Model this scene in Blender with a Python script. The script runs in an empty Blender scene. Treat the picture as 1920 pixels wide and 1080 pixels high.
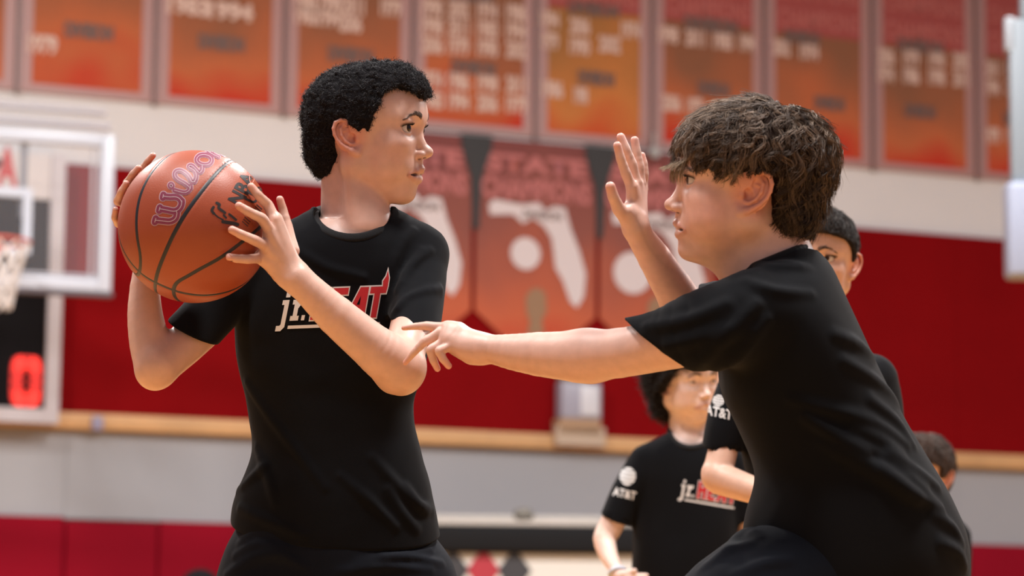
import bpy, bmesh, math, random
import numpy as np
from mathutils import Matrix, Vector

# ------------------------------------------------------------------ camera, world, lights, exposure
C = bpy.context.scene
FPX = 5333.0
CAM = np.array([0.0, 0.0, 0.65])
PITCH, ROLL = math.radians(7.6), math.radians(0.5)
_cp, _sp = math.cos(PITCH), math.sin(PITCH)
CF = np.array([0, _cp, _sp]); _U = np.array([0, -_sp, _cp]); _R = np.array([1.0, 0, 0])
CR = _R * math.cos(ROLL) + _U * math.sin(ROLL)
CU = _U * math.cos(ROLL) - _R * math.sin(ROLL)
cd = bpy.data.cameras.new('camera'); cam = bpy.data.objects.new('camera', cd)
C.collection.objects.link(cam); C.camera = cam
cd.sensor_width = 36; cd.lens = FPX / 1920 * 36; cd.clip_end = 200
cam.matrix_world = Matrix(((CR[0], CU[0], -CF[0], CAM[0]), (CR[1], CU[1], -CF[1], CAM[1]), (CR[2], CU[2], -CF[2], CAM[2]), (0, 0, 0, 1)))
cd.dof.use_dof = True; cd.dof.focus_distance = 4.40; cd.dof.aperture_fstop = 4.9
w = bpy.data.worlds.new('gym_ambient'); C.world = w; w.use_nodes = True
w.node_tree.nodes['Background'].inputs[0].default_value = (0.86, 0.84, 1.0, 1)
w.node_tree.nodes['Background'].inputs[1].default_value = 0.32
C.view_settings.view_transform = 'Standard'; C.view_settings.look = 'None'
C.view_settings.exposure = 0.0; C.view_settings.gamma = 1; C.view_settings.use_curve_mapping = False
C.cycles.max_bounces = 6; C.cycles.diffuse_bounces = 3; C.cycles.glossy_bounces = 2
C.cycles.transmission_bounces = 4; C.cycles.transparent_max_bounces = 8
C.cycles.caustics_reflective = False; C.cycles.caustics_refractive = False

def lamp(name, loc, sx, sy, watts, col, tilt=0):
    l = bpy.data.lights.new(name, 'AREA'); l.shape = 'RECTANGLE'; l.size = sx; l.size_y = sy
    l.energy = watts; l.color = col
    o = bpy.data.objects.new(name, l); C.collection.objects.link(o); o.location = loc
    o.rotation_euler = (tilt, 0, 0); return o
for lx, ly, wt in ((-1.4, 2.6, 470), (2.2, 4.6, 640), (-4.5, 6.5, 200), (-5, 12, 840), (2, 12, 840), (9, 13, 840)):
    lamp('gym_lamp', (lx, ly, 7.6), 1.0, 1.0, wt, (1.0, 0.96, 0.93))

# ------------------------------------------------------------------ projection helpers
def W(px, py, d):
    return CAM + (CF + CR * ((px - 960) / FPX) - CU * ((py - 540) / FPX)) * d
def ray(px, py):
    v = CF + CR * ((px - 960) / FPX) - CU * ((py - 540) / FPX)
    return v / np.linalg.norm(v)
def dirc(r, u, b):                      # direction from camera-right, up, back
    v = CR * r + CU * u - CF * b
    return v / np.linalg.norm(v)
def unit(v):
    v = np.asarray(v, float); return v / np.linalg.norm(v)

# ------------------------------------------------------------------ materials
def nt(name):
    m = bpy.data.materials.new(name); m.use_nodes = True
    return m, m.node_tree, m.node_tree.nodes['Principled BSDF']
MATS = {}
def mat(name, col, rough=0.6, metal=0.0, noise=0.0, nscale=20.0, bump=0.0, bscale=200.0, sheen=0.0, spec=0.5, emit=None, estr=0, attr=None, sss=0, trans=0, alpha=1, coat=0):
    if name in MATS: return MATS[name]
    m, t, p = nt(name); MATS[name] = m
    c4 = (*col, 1) if col is not None else (1, 1, 1, 1)
    p.inputs['Base Color'].default_value = c4; p.inputs['Roughness'].default_value = rough
    p.inputs['Metallic'].default_value = metal; p.inputs['Specular IOR Level'].default_value = spec
    p.inputs['Sheen Weight'].default_value = sheen; p.inputs['Coat Weight'].default_value = coat
    p.inputs['Transmission Weight'].default_value = trans; p.inputs['Alpha'].default_value = alpha
    if sss:
        p.inputs['Subsurface Weight'].default_value = sss
        p.inputs['Subsurface Radius'].default_value = (1.0, 0.35, 0.2); p.inputs['Subsurface Scale'].default_value = 0.006
    if emit: p.inputs['Emission Color'].default_value = (*emit, 1); p.inputs['Emission Strength'].default_value = estr
    tc = t.nodes.new('ShaderNodeTexCoord')
    src = None
    if attr:
        a = t.nodes.new('ShaderNodeAttribute'); a.attribute_name = attr; src = a.outputs['Color']
        t.links.new(src, p.inputs['Base Color'])
    if noise:
        n = t.nodes.new('ShaderNodeTexNoise'); n.inputs['Scale'].default_value = nscale; n.inputs['Detail'].default_value = 4
        t.links.new(tc.outputs['Object'], n.inputs['Vector'])
        mr = t.nodes.new('ShaderNodeMapRange'); mr.inputs[1].default_value = 0.3; mr.inputs[2].default_value = 0.7
        mr.inputs[3].default_value = 1 - noise; mr.inputs[4].default_value = 1 + noise
        t.links.new(n.outputs[0], mr.inputs[0])
        mx = t.nodes.new('ShaderNodeMix'); mx.data_type = 'RGBA'; mx.blend_type = 'MULTIPLY'; mx.inputs[0].default_value = 1
        if src: t.links.new(src, mx.inputs[6])
        else: mx.inputs[6].default_value = c4
        t.links.new(mr.outputs[0], mx.inputs[7]); t.links.new(mx.outputs[2], p.inputs['Base Color'])
    if bump:
        n = t.nodes.new('ShaderNodeTexNoise'); n.inputs['Scale'].default_value = bscale; n.inputs['Detail'].default_value = 3
        t.links.new(tc.outputs['Object'], n.inputs['Vector'])
        b = t.nodes.new('ShaderNodeBump'); b.inputs['Strength'].default_value = bump; b.inputs['Distance'].default_value = 0.002
        t.links.new(n.outputs[0], b.inputs['Height']); t.links.new(b.outputs[0], p.inputs['Normal'])
    return m

# ------------------------------------------------------------------ object helpers
def link(name, me, m, parent=None, smooth=False):
    o = bpy.data.objects.new(name, me); C.collection.objects.link(o)
    if m is not None: me.materials.append(m)
    if parent is not None: o.parent = parent
    if smooth: me.polygons.foreach_set('use_smooth', [True] * len(me.polygons))
    return o
def arr_mesh(name, V, Q, cols=None, attr='tint'):
    V = np.asarray(V, np.float32); Q = np.asarray(Q, np.int32)
    me = bpy.data.meshes.new(name); me.vertices.add(len(V)); me.vertices.foreach_set('co', V.ravel())
    k = Q.shape[1]; me.loops.add(Q.size); me.loops.foreach_set('vertex_index', Q.ravel())
    me.polygons.add(len(Q)); me.polygons.foreach_set('loop_start', np.arange(0, Q.size, k, dtype=np.int32))
    me.polygons.foreach_set('loop_total', np.full(len(Q), k, np.int32))
    me.update(calc_edges=True)
    if cols is not None:
        a = me.color_attributes.new(attr, 'FLOAT_COLOR', 'POINT')
        c4 = np.ones((len(V), 4), np.float32); c4[:, :3] = cols; a.data.foreach_set('color', c4.ravel())
    return me
def tag(o, label=None, cat=None, group=None, kind=None):
    if label: o['label'] = label
    if cat: o['category'] = cat
    if group: o['group'] = group
    if kind: o['kind'] = kind
    return o
def thing(name, loc, label, cat, group=None):
    o = bpy.data.objects.new(name, None); C.collection.objects.link(o); o.location = loc
    o.empty_display_size = 0.1
    return tag(o, label, cat, group)
def adopt(root):                        # children were built in world space
    bpy.context.view_layer.update()
    inv = root.matrix_world.inverted()
    for c in root.children: c.matrix_parent_inverse = inv

# ------------------------------------------------------------------ implicit-surface modelling
def f_cap(a, b, ra, rb, n=None, s=1.0):
    a = np.asarray(a, np.float32); b = np.asarray(b, np.float32); ab = b - a; L = max(float(ab @ ab), 1e-12)
    nn = None if n is None else np.asarray(unit(n), np.float32)
    def f(P):
        t = np.clip(((P - a) @ ab) / L, 0, 1)
        q = P - a - t[..., None] * ab
        if nn is not None: q = q + (q @ nn)[..., None] * nn * np.float32(s - 1)
        return np.sqrt(np.einsum('...i,...i->...', q, q)) - (ra + (rb - ra) * t)
    return f, (a + b) / 2, math.sqrt(L) / 2 + max(ra, rb)
def f_ell(c, M, r):                      # M rows = axes
    c = np.asarray(c, np.float32); M = np.asarray(M, np.float32); r = np.asarray(r, np.float32)
    def f(P):
        q = (P - c) @ M.T; k0 = np.sqrt(np.einsum('...i,...i->...', q / r, q / r)); u = q / (r * r)
        k1 = np.sqrt(np.einsum('...i,...i->...', u, u)) + 1e-6
        return k0 * (k0 - 1) / k1
    return f, c, float(r.max())
def f_loft(o, ax, t, cu, cv, a, b, pw=2.0):   # ax: rows u, axis, v
    o = np.asarray(o, np.float32); ax = np.asarray(ax, np.float32)
    t = np.asarray(t, float); i = np.argsort(t); t = t[i]
    T = np.linspace(t[0], t[-1], 200)
    def cub(y):                          # smooth resample (pchip-like by local averaging)
        y = np.asarray(y, float)[i]; z = np.interp(T, t, y); k = 9
        zp = np.concatenate([2 * z[0] - z[k:0:-1], z, 2 * z[-1] - z[-2:-k - 2:-1]])
        return np.convolve(zp, np.ones(2 * k + 1) / (2 * k + 1), 'valid')
    cu, cv, a, b = cub(cu), cub(cv), cub(a), cub(b)
    def f(P):
        q = (P - o) @ ax.T; h = np.clip(q[..., 1], T[0], T[-1])
        A = np.interp(h, T, a).astype(np.float32); B = np.interp(h, T, b).astype(np.float32)
        x = q[..., 0] - np.interp(h, T, cu); y = q[..., 2] - np.interp(h, T, cv)
        if pw == 2:
            k0 = np.sqrt((x / A) ** 2 + (y / B) ** 2); k1 = np.sqrt((x / A ** 2) ** 2 + (y / B ** 2) ** 2) + 1e-6
            d = k0 * (k0 - 1) / k1
        else:
            d = ((np.abs(x / A) ** pw + np.abs(y / B) ** pw) ** (1 / pw) - 1) * np.minimum(A, B)
        e = np.abs(q[..., 1] - h)
        return np.where(e > 0, np.sqrt(np.maximum(d, 0) ** 2 + e ** 2), d).astype(np.float32)
    cc = o + ax[1] * (T[0] + T[-1]) / 2 + ax[0] * cu.mean() + ax[2] * cv.mean()
    return f, cc, (T[-1] - T[0]) / 2 + max(a.max(), b.max()) * 1.4 + np.ptp(cu)
def f_chain(pts, rad, n=None, s=1.0):      # one smooth limb through the joints
    fs = [f_cap(pts[i], pts[i + 1], rad[i], rad[i + 1], n, s)[0] for i in range(len(pts) - 1)]
    P_ = np.array(pts); c = (P_.min(0) + P_.max(0)) / 2; R = float(max(np.linalg.norm(P_[i] - c) + rad[i] for i in range(len(pts))))
    def f(P):
        d = fs[0](P)
        for g in fs[1:]: d = np.minimum(d, g(P))
        return d
    return f, c, R
def f_plane(p, n):                       # negative behind n
    p = np.asarray(p, np.float32); n = np.asarray(unit(n), np.float32)
    return (lambda P: (P - p) @ n), p, 1e9

class SDF:
    def __init__(s): s.pr = []; s.disp = None; s.mask = []
    def add(s, F, k=0.004, op='u'): s.pr.append((F[0], np.asarray(F[1], np.float32), float(F[2]), k, op)); return s
    def cap(s, a, b, ra, rb=None, k=0.004, op='u', n=None, fl=1.0): return s.add(f_cap(a, b, ra, ra if rb is None else rb, n, fl), k, op)
    def _mix(s, D, d, k, op):
        if op == 'u':
            h = np.maximum(k - np.abs(D - d), 0) / k; return np.minimum(D, d) - h * h * k * 0.25
        d = -d if op == 's' else d       # 's' subtract, 'i' intersect
        h = np.maximum(k - np.abs(D - d), 0) / k; return np.maximum(D, d) + h * h * k * 0.25
    def ev(s, P):
        P = np.asarray(P, np.float32); D = np.full(P.shape[:-1], 9.0, np.float32)
        for f, c, r, k, op in s.pr: D = s._mix(D, f(P), k, op)
        return (D + s.disp(P) if s.disp else D).astype(np.float32)
    def grad(s, P, e=5e-4):
        G = np.stack([s.ev(P + np.eye(3)[i] * e) - s.ev(P - np.eye(3)[i] * e) for i in range(3)], -1)
        return G / (np.linalg.norm(G, axis=-1, keepdims=True) + 1e-9)
    def project(s, P, off=0.0, it=3):
        P = np.array(P, float)
        for _ in range(it): P = P - s.grad(P) * (s.ev(P) - off)[:, None]
        return P
    def hit(s, px, py, d0, d1=None, off=0.0):    # march along the sight line from depth d0
        px = np.atleast_1d(px).astype(float); py = np.atleast_1d(py).astype(float)
        Rv = CF[None] + CR[None] * ((px - 960) / FPX)[:, None] - CU[None] * ((py - 540) / FPX)[:, None]
        t = np.full(len(px), float(d0))
        for _ in range(60):
            d = s.ev(CAM + Rv * t[:, None]) - off; t = t + np.clip(d, -.02, .05) * 0.8
        return CAM + Rv * t[:, None]
    def mesh(s, h, lo=None, hi=None, keep=None, B=10, pre=None):
        if lo is None:
            us = [(c - r, c + r) for f, c, r, k, op in s.pr if op == 'u']
            lo = np.min([u[0] for u in us], 0) - 3 * h; hi = np.max([u[1] for u in us], 0) + 3 * h
        lo = np.asarray(lo, float); hi = np.asarray(hi, float); bs = B * h
        n = np.ceil((hi - lo) / bs).astype(int) + 1
        I = np.stack(np.meshgrid(*[np.arange(k) for k in n], indexing='ij'), -1).reshape(-1, 3)
        cen = (lo + (I + 0.5) * bs).astype(np.float32); hd = bs * 0.866
        D = np.full(len(I), 9.0, np.float32)
        for f, c, r, k, op in s.pr: D = s._mix(D, f(cen), k, op)
        act = np.abs(D) < hd * 1.45 + 0.006
        if pre is not None: act &= pre(cen, hd)
        I = I[act]; cen = cen[act]
        g = np.stack(np.meshgrid(*[np.arange(B + 1)] * 3, indexing='ij'), -1).reshape(-1, 3)
        Vs, keys, quads = [], [], []
        NB = np.int64(4096); chunk = 400; edge = []
        for s0 in range(0, len(I), chunk):
            Ic = I[s0:s0 + chunk]; cc = cen[s0:s0 + chunk]
            G = (Ic[:, None] * B + g[None]); P = (lo + G * h).astype(np.float32)
            D = np.full(P.shape[:2], 9.0, np.float32)
            for f, c, r, k, op in s.pr:
                if op == 'u' and r < 1e8:
                    m = np.linalg.norm(cc - c, axis=1) < r + hd + k + 0.012
                    if not m.any(): continue
                    D[m] = s._mix(D[m], f(P[m]), k, op)
                elif op == 's' and r < 1e8:
                    m = np.linalg.norm(cc - c, axis=1) < r + hd + k + 0.006
                    if m.any(): D[m] = s._mix(D[m], f(P[m]), k, op)
                else: D = s._mix(D, f(P), k, op)
            if s.disp: D = D + s.disp(P)
            D = np.where(D == 0, 1e-9, D).reshape(-1, B + 1, B + 1, B + 1)
            S = D < 0
            c8 = [(a, b, c) for a in (0, 1) for b in (0, 1) for c in (0, 1)]
            sub = lambda A, o: A[:, o[0]:B + o[0], o[1]:B + o[1], o[2]:B + o[2]]
            cnt = sum(sub(S, o).astype(np.int8) for o in c8)
            ai = np.argwhere((cnt > 0) & (cnt < 8))
            if len(ai):
                acc = np.zeros((len(ai), 3)); num = np.zeros(len(ai))
                val = {o: D[ai[:, 0], ai[:, 1] + o[0], ai[:, 2] + o[1], ai[:, 3] + o[2]] for o in c8}
                for o in c8:
                    for ax in range(3):
                        if o[ax]: continue
                        o2 = list(o); o2[ax] = 1; v0, v1 = val[o], val[tuple(o2)]
                        x = (v0 < 0) != (v1 < 0); t = np.where(x, v0 / (v0 - v1 + 1e-20), 0)
                        e = np.tile(np.array(o, float), (len(ai), 1)); e[:, ax] = t
                        acc += e * x[:, None]; num += x
                cell = Ic[ai[:, 0]] * B + ai[:, 1:]
                Vs.append(lo + (cell + acc / num[:, None]) * h)
                keys.append((cell[:, 0] * NB + cell[:, 1]) * NB + cell[:, 2])
            for ax in range(3):
                o2 = [0, 0, 0]; o2[ax] = 1
                x = sub(S, (0, 0, 0)) != sub(S, tuple(o2)); ei = np.argwhere(x)
                if len(ei):
                    cell = Ic[ei[:, 0]] * B + ei[:, 1:]; ins = S[ei[:, 0], ei[:, 1], ei[:, 2], ei[:, 3]]
                    edge.append((ax, cell, ins))
        V = np.concatenate(Vs); K = np.concatenate(keys); od = np.argsort(K); K = K[od]; V = V[od]
        for ax, cell, ins in edge:
            b, c = (ax + 1) % 3, (ax + 2) % 3; q = []
            for db, dc in ((0, 0), (-1, 0), (-1, -1), (0, -1)):
                cc = cell.copy(); cc[:, b] += db; cc[:, c] += dc
                kk = (cc[:, 0] * NB + cc[:, 1]) * NB + cc[:, 2]
                j = np.clip(np.searchsorted(K, kk), 0, len(K) - 1); q.append(np.where(K[j] == kk, j, -1))
            q = np.stack(q, 1); q = np.where(ins[:, None], q, q[:, ::-1]); quads.append(q[(q >= 0).all(1)])
        Q = np.concatenate(quads)
        if keep is not None: Q = Q[keep(V[Q].mean(1))]
        u, inv = np.unique(Q, return_inverse=True)
        return V[u], inv.reshape(Q.shape)
def near(P, L, e=0.0):                    # inside any of the spheres (centre, radius)
    m = np.zeros(len(P), bool)
    for c, r in L: m |= ((P - c) ** 2).sum(1) < (r + e) ** 2
    return m
def multires(B, zones, h, hz=None):      # fine surface inside the zones, coarser elsewhere, one mesh
    parts = []; done = []
    for hz_, L in zones:
        lo = np.min([c - r for c, r in L], 0) - .01; hi = np.max([c + r for c, r in L], 0) + .01; dn = list(done)
        parts.append(B.mesh(hz_, lo, hi, keep=lambda P, L=L, dn=dn: near(P, L, .0015) & ~near(P, dn, -.0015), pre=lambda c, hd, L=L: near(c, L, hd + .004))); done += L
    parts.append(B.mesh(h, keep=lambda P: ~near(P, done, -.002)))
    return merge(parts)
def merge(parts):
    Vs, Qs, o = [], [], 0
    for V, Q in parts: Vs.append(V); Qs.append(Q + o); o += len(V)
    return np.concatenate(Vs), np.concatenate(Qs)
def tubes(P, R, sides=3, cols=None):
    """P (n,m,3) strands, R (n,m) radii -> V, Q, per-vertex colour"""
    n, m, _ = P.shape; T = np.gradient(P, axis=1); T /= np.linalg.norm(T, axis=-1, keepdims=True) + 1e-9
    up = np.array([0.31, 0.47, 0.83]); A = np.cross(T, up); A /= np.linalg.norm(A, axis=-1, keepdims=True) + 1e-9; Bn = np.cross(T, A)
    th = np.arange(sides) * 2 * math.pi / sides
    V = P[:, :, None] + (A[:, :, None] * np.cos(th)[None, None, :, None] + Bn[:, :, None] * np.sin(th)[None, None, :, None]) * R[:, :, None, None]
    idx = np.arange(n * m * sides).reshape(n, m, sides)
    q = np.stack([idx[:, :-1], np.roll(idx[:, :-1], -1, 2), np.roll(idx[:, 1:], -1, 2), idx[:, 1:]], -1).reshape(-1, 4)
    c = None if cols is None else np.repeat(cols[:, None], m * sides, 1).reshape(-1, 3)
    return V.reshape(-1, 3), q, c
def snoise(P, sc, seed=0):               # cheap smooth noise in [-1,1]
    r = np.random.RandomState(seed); out = 0
    for i in range(5):
        k = r.randn(3); k = k / np.linalg.norm(k) * sc * (0.7 + 0.9 * r.rand()); ph = r.rand() * 6.28
        k2 = r.randn(3) * sc * 0.35
        out = out + np.sin(P @ k.astype(np.float32) + ph + 1.3 * np.sin(P @ k2.astype(np.float32) + i))
    return out / 3.2
# ================================================================== the gym
YAW = math.radians(24); WT = np.array((math.cos(YAW), math.sin(YAW), 0)); WN = np.array((math.sin(YAW), -math.cos(YAW), 0))
WP = W(960, 540, 22.0)
def uz(px, py, off=0.0):                 # where a sight line meets the end wall (metres along it, height)
    r = ray(px, py); t = ((WP + WN * off - CAM) @ WN) / (r @ WN); q = CAM + r * t
    return (q - WP) @ WT, q[2]
WO = np.array((WP[0], WP[1], 0.0))
wallM = Matrix(((WT[0], -WN[0], 0, WO[0]), (WT[1], -WN[1], 0, WO[1]), (0, 0, 1, 0), (0, 0, 0, 1)))   # local x along, y into wall, z up
def boxes(bm, x0, x1, y0, y1, z0, z1, bev=0.0):
    g = bmesh.ops.create_cube(bm, size=1)['verts']
    for v in g: v.co = Vector(((x0 + x1) / 2 + v.co.x * (x1 - x0), (y0 + y1) / 2 + v.co.y * (y1 - y0), (z0 + z1) / 2 + v.co.z * (z1 - z0)))
    if bev: bmesh.ops.bevel(bm, geom=list({e for v in g for e in v.link_edges}), offset=bev, segments=2, affect='EDGES', profile=.6)
def bobj(name, bxs, m, parent=None, bev=0.0, M=None):
    bm = bmesh.new()
    for b in bxs: boxes(bm, *b, bev)
    me = bpy.data.meshes.new(name); bm.to_mesh(me); bm.free(); o = link(name, me, m, parent, bool(bev))
    if M is not None: o.matrix_world = M
    return o
def wall_thing(name, label, cat, group=None, M=None):
    o = thing(name, (0, 0, 0), label, cat, group); o.matrix_world = wallM if M is None else M; return o
fl = bobj('floor', [(-24, 24, -4, 38, -.1, 0)], None); tag(fl, kind='structure')
m, t, p = nt('maple_floor'); p.inputs['Roughness'].default_value = .35
tc = t.nodes.new('ShaderNodeTexCoord'); bk = t.nodes.new('ShaderNodeTexBrick'); t.links.new(tc.outputs['Object'], bk.inputs['Vector'])
bk.inputs['Color1'].default_value = (.58, .32, .12, 1); bk.inputs['Color2'].default_value = (.50, .27, .10, 1); bk.inputs['Mortar'].default_value = (.2, .1, .04, 1)
bk.inputs['Scale'].default_value = 1; bk.inputs['Brick Width'].default_value = 1.4; bk.inputs['Row Height'].default_value = .06; bk.inputs['Mortar Size'].default_value = .001
t.links.new(bk.outputs[0], p.inputs['Base Color']); fl.data.materials.append(m)
M_wwall = mat('white_painted_block', (.68, .66, .65), rough=.8, noise=.03, nscale=.8)
M_redpad = mat('dark_red_vinyl_pad', (.200, .0030, .0045), rough=.8, noise=.06, nscale=1.5, spec=.04)
M_redlow = mat('crimson_vinyl_pad', (.245, .005, .016), rough=.8, noise=.05, nscale=1.5, spec=.05)
M_ledge = mat('varnished_pine', (.60, .34, .15), rough=.45, noise=.1, nscale=3)
M_grey = mat('grey_painted_panel', (.335, .34, .36), rough=.6, noise=.04, nscale=.7)
wb = bobj('wall_back', [(-21, 19, 0, .25, 0, 9.5)], M_wwall, M=wallM); tag(wb, kind='structure')
zr = uz(1100, 388)[1]; zl1 = uz(800, 803, .14)[1]; zl0 = uz(800, 832, .14)[1]; zg = uz(200, 974, .07)[1]
for i in range(16): bobj('wall_pad', [(-21 + i * 2.5, -18.504 + i * 2.5, -.06, 0, zl1, zr)], M_redpad, wb)
bobj('ledge_board', [(-21, 19, -.14, 0, zl0, zl1)], M_ledge, wb, .01)
for i in range(16): bobj('grey_panel', [(-21 + i * 2.5, -18.503 + i * 2.5, -.05, 0, zg, zl0)], M_grey, wb)
u0 = uz(115, 1040)[0]; du = uz(290, 1040)[0] - u0
for i in range(-20, 28):
    a = u0 + i * du
    if -21 < a and a + du < 19: bobj('floor_pad', [(a + .004, a + du - .004, -.09, 0, .05, zg - .003 + .012 * ((i * 7) % 3 - 1))], M_redlow, wb, .02)
# ---- banners
def grad_mat(name, stops, z0, z1, glow=None):
    m, t, p = nt(name); p.inputs['Roughness'].default_value = .65; p.inputs['Specular IOR Level'].default_value = .2
    tc = t.nodes.new('ShaderNodeTexCoord'); sx = t.nodes.new('ShaderNodeSeparateXYZ'); t.links.new(tc.outputs['Object'], sx.inputs[0])
    n = t.nodes.new('ShaderNodeTexNoise'); n.inputs['Scale'].default_value = 1.6; n.inputs['Detail'].default_value = 1; t.links.new(tc.outputs['Object'], n.inputs['Vector'])
    mr = t.nodes.new('ShaderNodeMapRange'); mr.inputs[1].default_value = z0; mr.inputs[2].default_value = z1; t.links.new(sx.outputs[2], mr.inputs[0])
    ad = t.nodes.new('ShaderNodeMath'); ad.operation = 'MULTIPLY_ADD'; t.links.new(n.outputs[0], ad.inputs[0]); ad.inputs[1].default_value = .55; 
    sb = t.nodes.new('ShaderNodeMath'); sb.operation = 'SUBTRACT'; t.links.new(mr.outputs[0], sb.inputs[0]); sb.inputs[1].default_value = .275; t.links.new(sb.outputs[0], ad.inputs[2])
    cr = t.nodes.new('ShaderNodeValToRGB'); t.links.new(ad.outputs[0], cr.inputs[0])
    e = cr.color_ramp.elements
    for i, (x, c) in enumerate(stops):
        q = e[i] if i < 2 else e.new(x); q.position = x; q.color = (*c, 1)
    t.links.new(cr.outputs[0], p.inputs['Base Color']); return m
M_border = mat('mauve_banner_border', (.40, .215, .195), rough=.4)
M_btxt = mat('banner_print_cream', (.66, .46, .38), rough=.6)
M_dtxt = mat('banner_print_charcoal', (.15, .09, .075), rough=.6)
M_head = mat('banner_header_red', (.34, .055, .045), rough=.6); M_headt = mat('banner_header_text', (.46, .12, .10), rough=.6)
M_rod = mat('banner_rod_grey', (.22, .14, .13), rough=.4)
def wtext(s, parent, u, z, h, m, y=-.03, name='lettering', bold=.03, wd=None):
    bm = text_bm(s, bold); me = bpy.data.meshes.new(name); xs = [v.co.x for v in bm.verts]; c = (max(xs) + min(xs)) / 2; k = h / .70
    kx = k if wd is None else wd / (max(xs) - min(xs))
    for v in bm.verts: v.co = Vector(((v.co.x - c) * kx + u, y, v.co.y * k + z - h / 2))
    bm.to_mesh(me); bm.free(); return link(name, me, m, parent)
def text_bm(s, bold=0.0, shear=0.0, size=1.0, spacing=1.0):
    cu = bpy.data.curves.new('t', 'FONT'); cu.body = s; cu.offset = bold; cu.shear = shear; cu.size = size; cu.space_character = spacing; cu.resolution_u = 3
    o = bpy.data.objects.new('t', cu); C.collection.objects.link(o)
    bpy.context.view_layer.update()
    me = bpy.data.meshes.new_from_object(o.evaluated_get(bpy.context.evaluated_depsgraph_get()))
    bm = bmesh.new(); bm.from_mesh(me); bmesh.ops.triangulate(bm, faces=bm.faces[:])
    bpy.data.objects.remove(o); bpy.data.curves.remove(cu); bpy.data.meshes.remove(me); return bm
gaps = [-190, 32, 290, 532, 772, 1002, 1220, 1430, 1632, 1826, 2010]
red, org, brn, ylw = (.50, .035, .014), (.48, .125, .045), (.25, .10, .05), (.54, .19, .05)
cream_at = {1: [(78, 84, 55)], 2: [(350, 12, 80), (430, 22, 90)], 3: [(572, 5, 45), (618, 8, 45), (660, 12, 45), (572, 30, 45), (615, 35, 45), (655, 45, 45), (730, 16, 42)],
            4: [(x, y + (x - 805) * .06, 44) for y in (15, 50, 85, 150, 188) for x in (808, 857, 911, 965)], 5: [(1028, 38, 40), (1084, 50, 44), (1028, 78, 36), (1084, 88, 44), (1140, 84, 48), (1180, 58, 44), (1033, 168, 46), (1086, 180, 30)],
            6: [(1250, 66, 44), (1300, 72, 44), (1352, 78, 44), (1398, 82, 36), (1256, 194, 42), (1300, 200, 36)], 7: [(1462, 90, 40), (1514, 98, 44)],
            8: [(x, y + (x - 1655) * .06, 40) for y in (106, 140) for x in (1658, 1705, 1753, 1798)], 9: [(x, y, 34) for y in (130, 165, 255) for x in (1858, 1896)]}
dark_at = {1: [(165, 60, 90)], 2: [(413, 82, 88)], 3: [(655, 104, 90)], 4: [(885, 128, 92), (880, -8, 90)], 5: [(1115, 148, 78), (1110, 18, 110)], 6: [(1335, 168, 70), (1330, 48, 120)], 7: [(1552, 195, 70), (1500, 72, 80)], 8: [(1722, 210, 72), (1722, 88, 110)], 9: [(1900, 225, 60)]}
where = ['at the left edge of the photo', 'second from left, above the backboard', 'third from left, above the raised ball', 'fourth from left, above the curly head', 'with five full rows of pale year numbers', 'most yellow-orange, right above the gap between the boys', 'just left of the defender, with one row of years near its top', 'above the defender\'s brown hair', 'with two even rows of years, right of the brown hair', 'at the right edge of the photo']
years = ['1974', '1979', '1983', '1986', '1990', '1994', '1998', '2002', '2006', '2011']
zb = uz(885, 249)[1]; zt = zb + 2.1; zh = uz(1430, 58)[1]
for i in range(10):
    ua, ub = uz(gaps[i], 100)[0], uz(gaps[i + 1], 100)[0]
    b = wall_thing('championship_banner', ('orange banner ' + where[i]) if i else 'orange banner ' + where[0], 'banner', 'orange banners high on the end wall')
    gm = grad_mat('banner_print', [(0.0, red), (.16, org if i != 5 else ylw), (.45, brn)] if i != 5 else [(0.0, (.54, .09, .025)), (.16, ylw), (.5, (.34, .15, .045))], zb, zb + 2.1)
    g = .018; bd = .088
    bobj('sheet', [(ua + g + bd, ub - g - bd, -.022, -.012, zb + bd * .75, zt)], gm, b)
    bobj('border', [(ua + g, ua + g + bd, -.025, -.010, zb, zt), (ub - g - bd, ub - g, -.025, -.010, zb, zt), (ua + g, ub - g, -.026, -.009, zb, zb + bd * .75)], M_border, b)
    bobj('side_rod', [(ub - .012, ub + .012, -.05, -.012, zb - .02, zt)], M_rod, b)
    if i >= 5: bobj('header', [(ua + g + bd, ub - g - bd, -.0245, -.0225, zh, zt)], M_head, b); wtext('CHAMPIONS', b, (ua + ub) / 2, zh + .13, .15, M_headt, name='header_lettering', wd=(ub - ua) * .74); wtext('CHAMPIONS', b, (ua + ub) / 2, zh + .36, .13, M_headt, name='header_lettering', wd=(ub - ua) * .74)
    for k, (x, y, w_) in enumerate(cream_at.get(i, [])):
        u, z = uz(x, y); wtext(years[(k * 3 + i) % 10], b, u, z, .122, M_btxt, name='year_lettering', wd=w_ / 250, bold=.055)
    for x, y, w_ in dark_at.get(i, []):
        u, z = uz(x, y); wtext('DIVISION', b, u, z, .10, M_dtxt, name='word_lettering', wd=w_ / 245, bold=.065)
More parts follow.
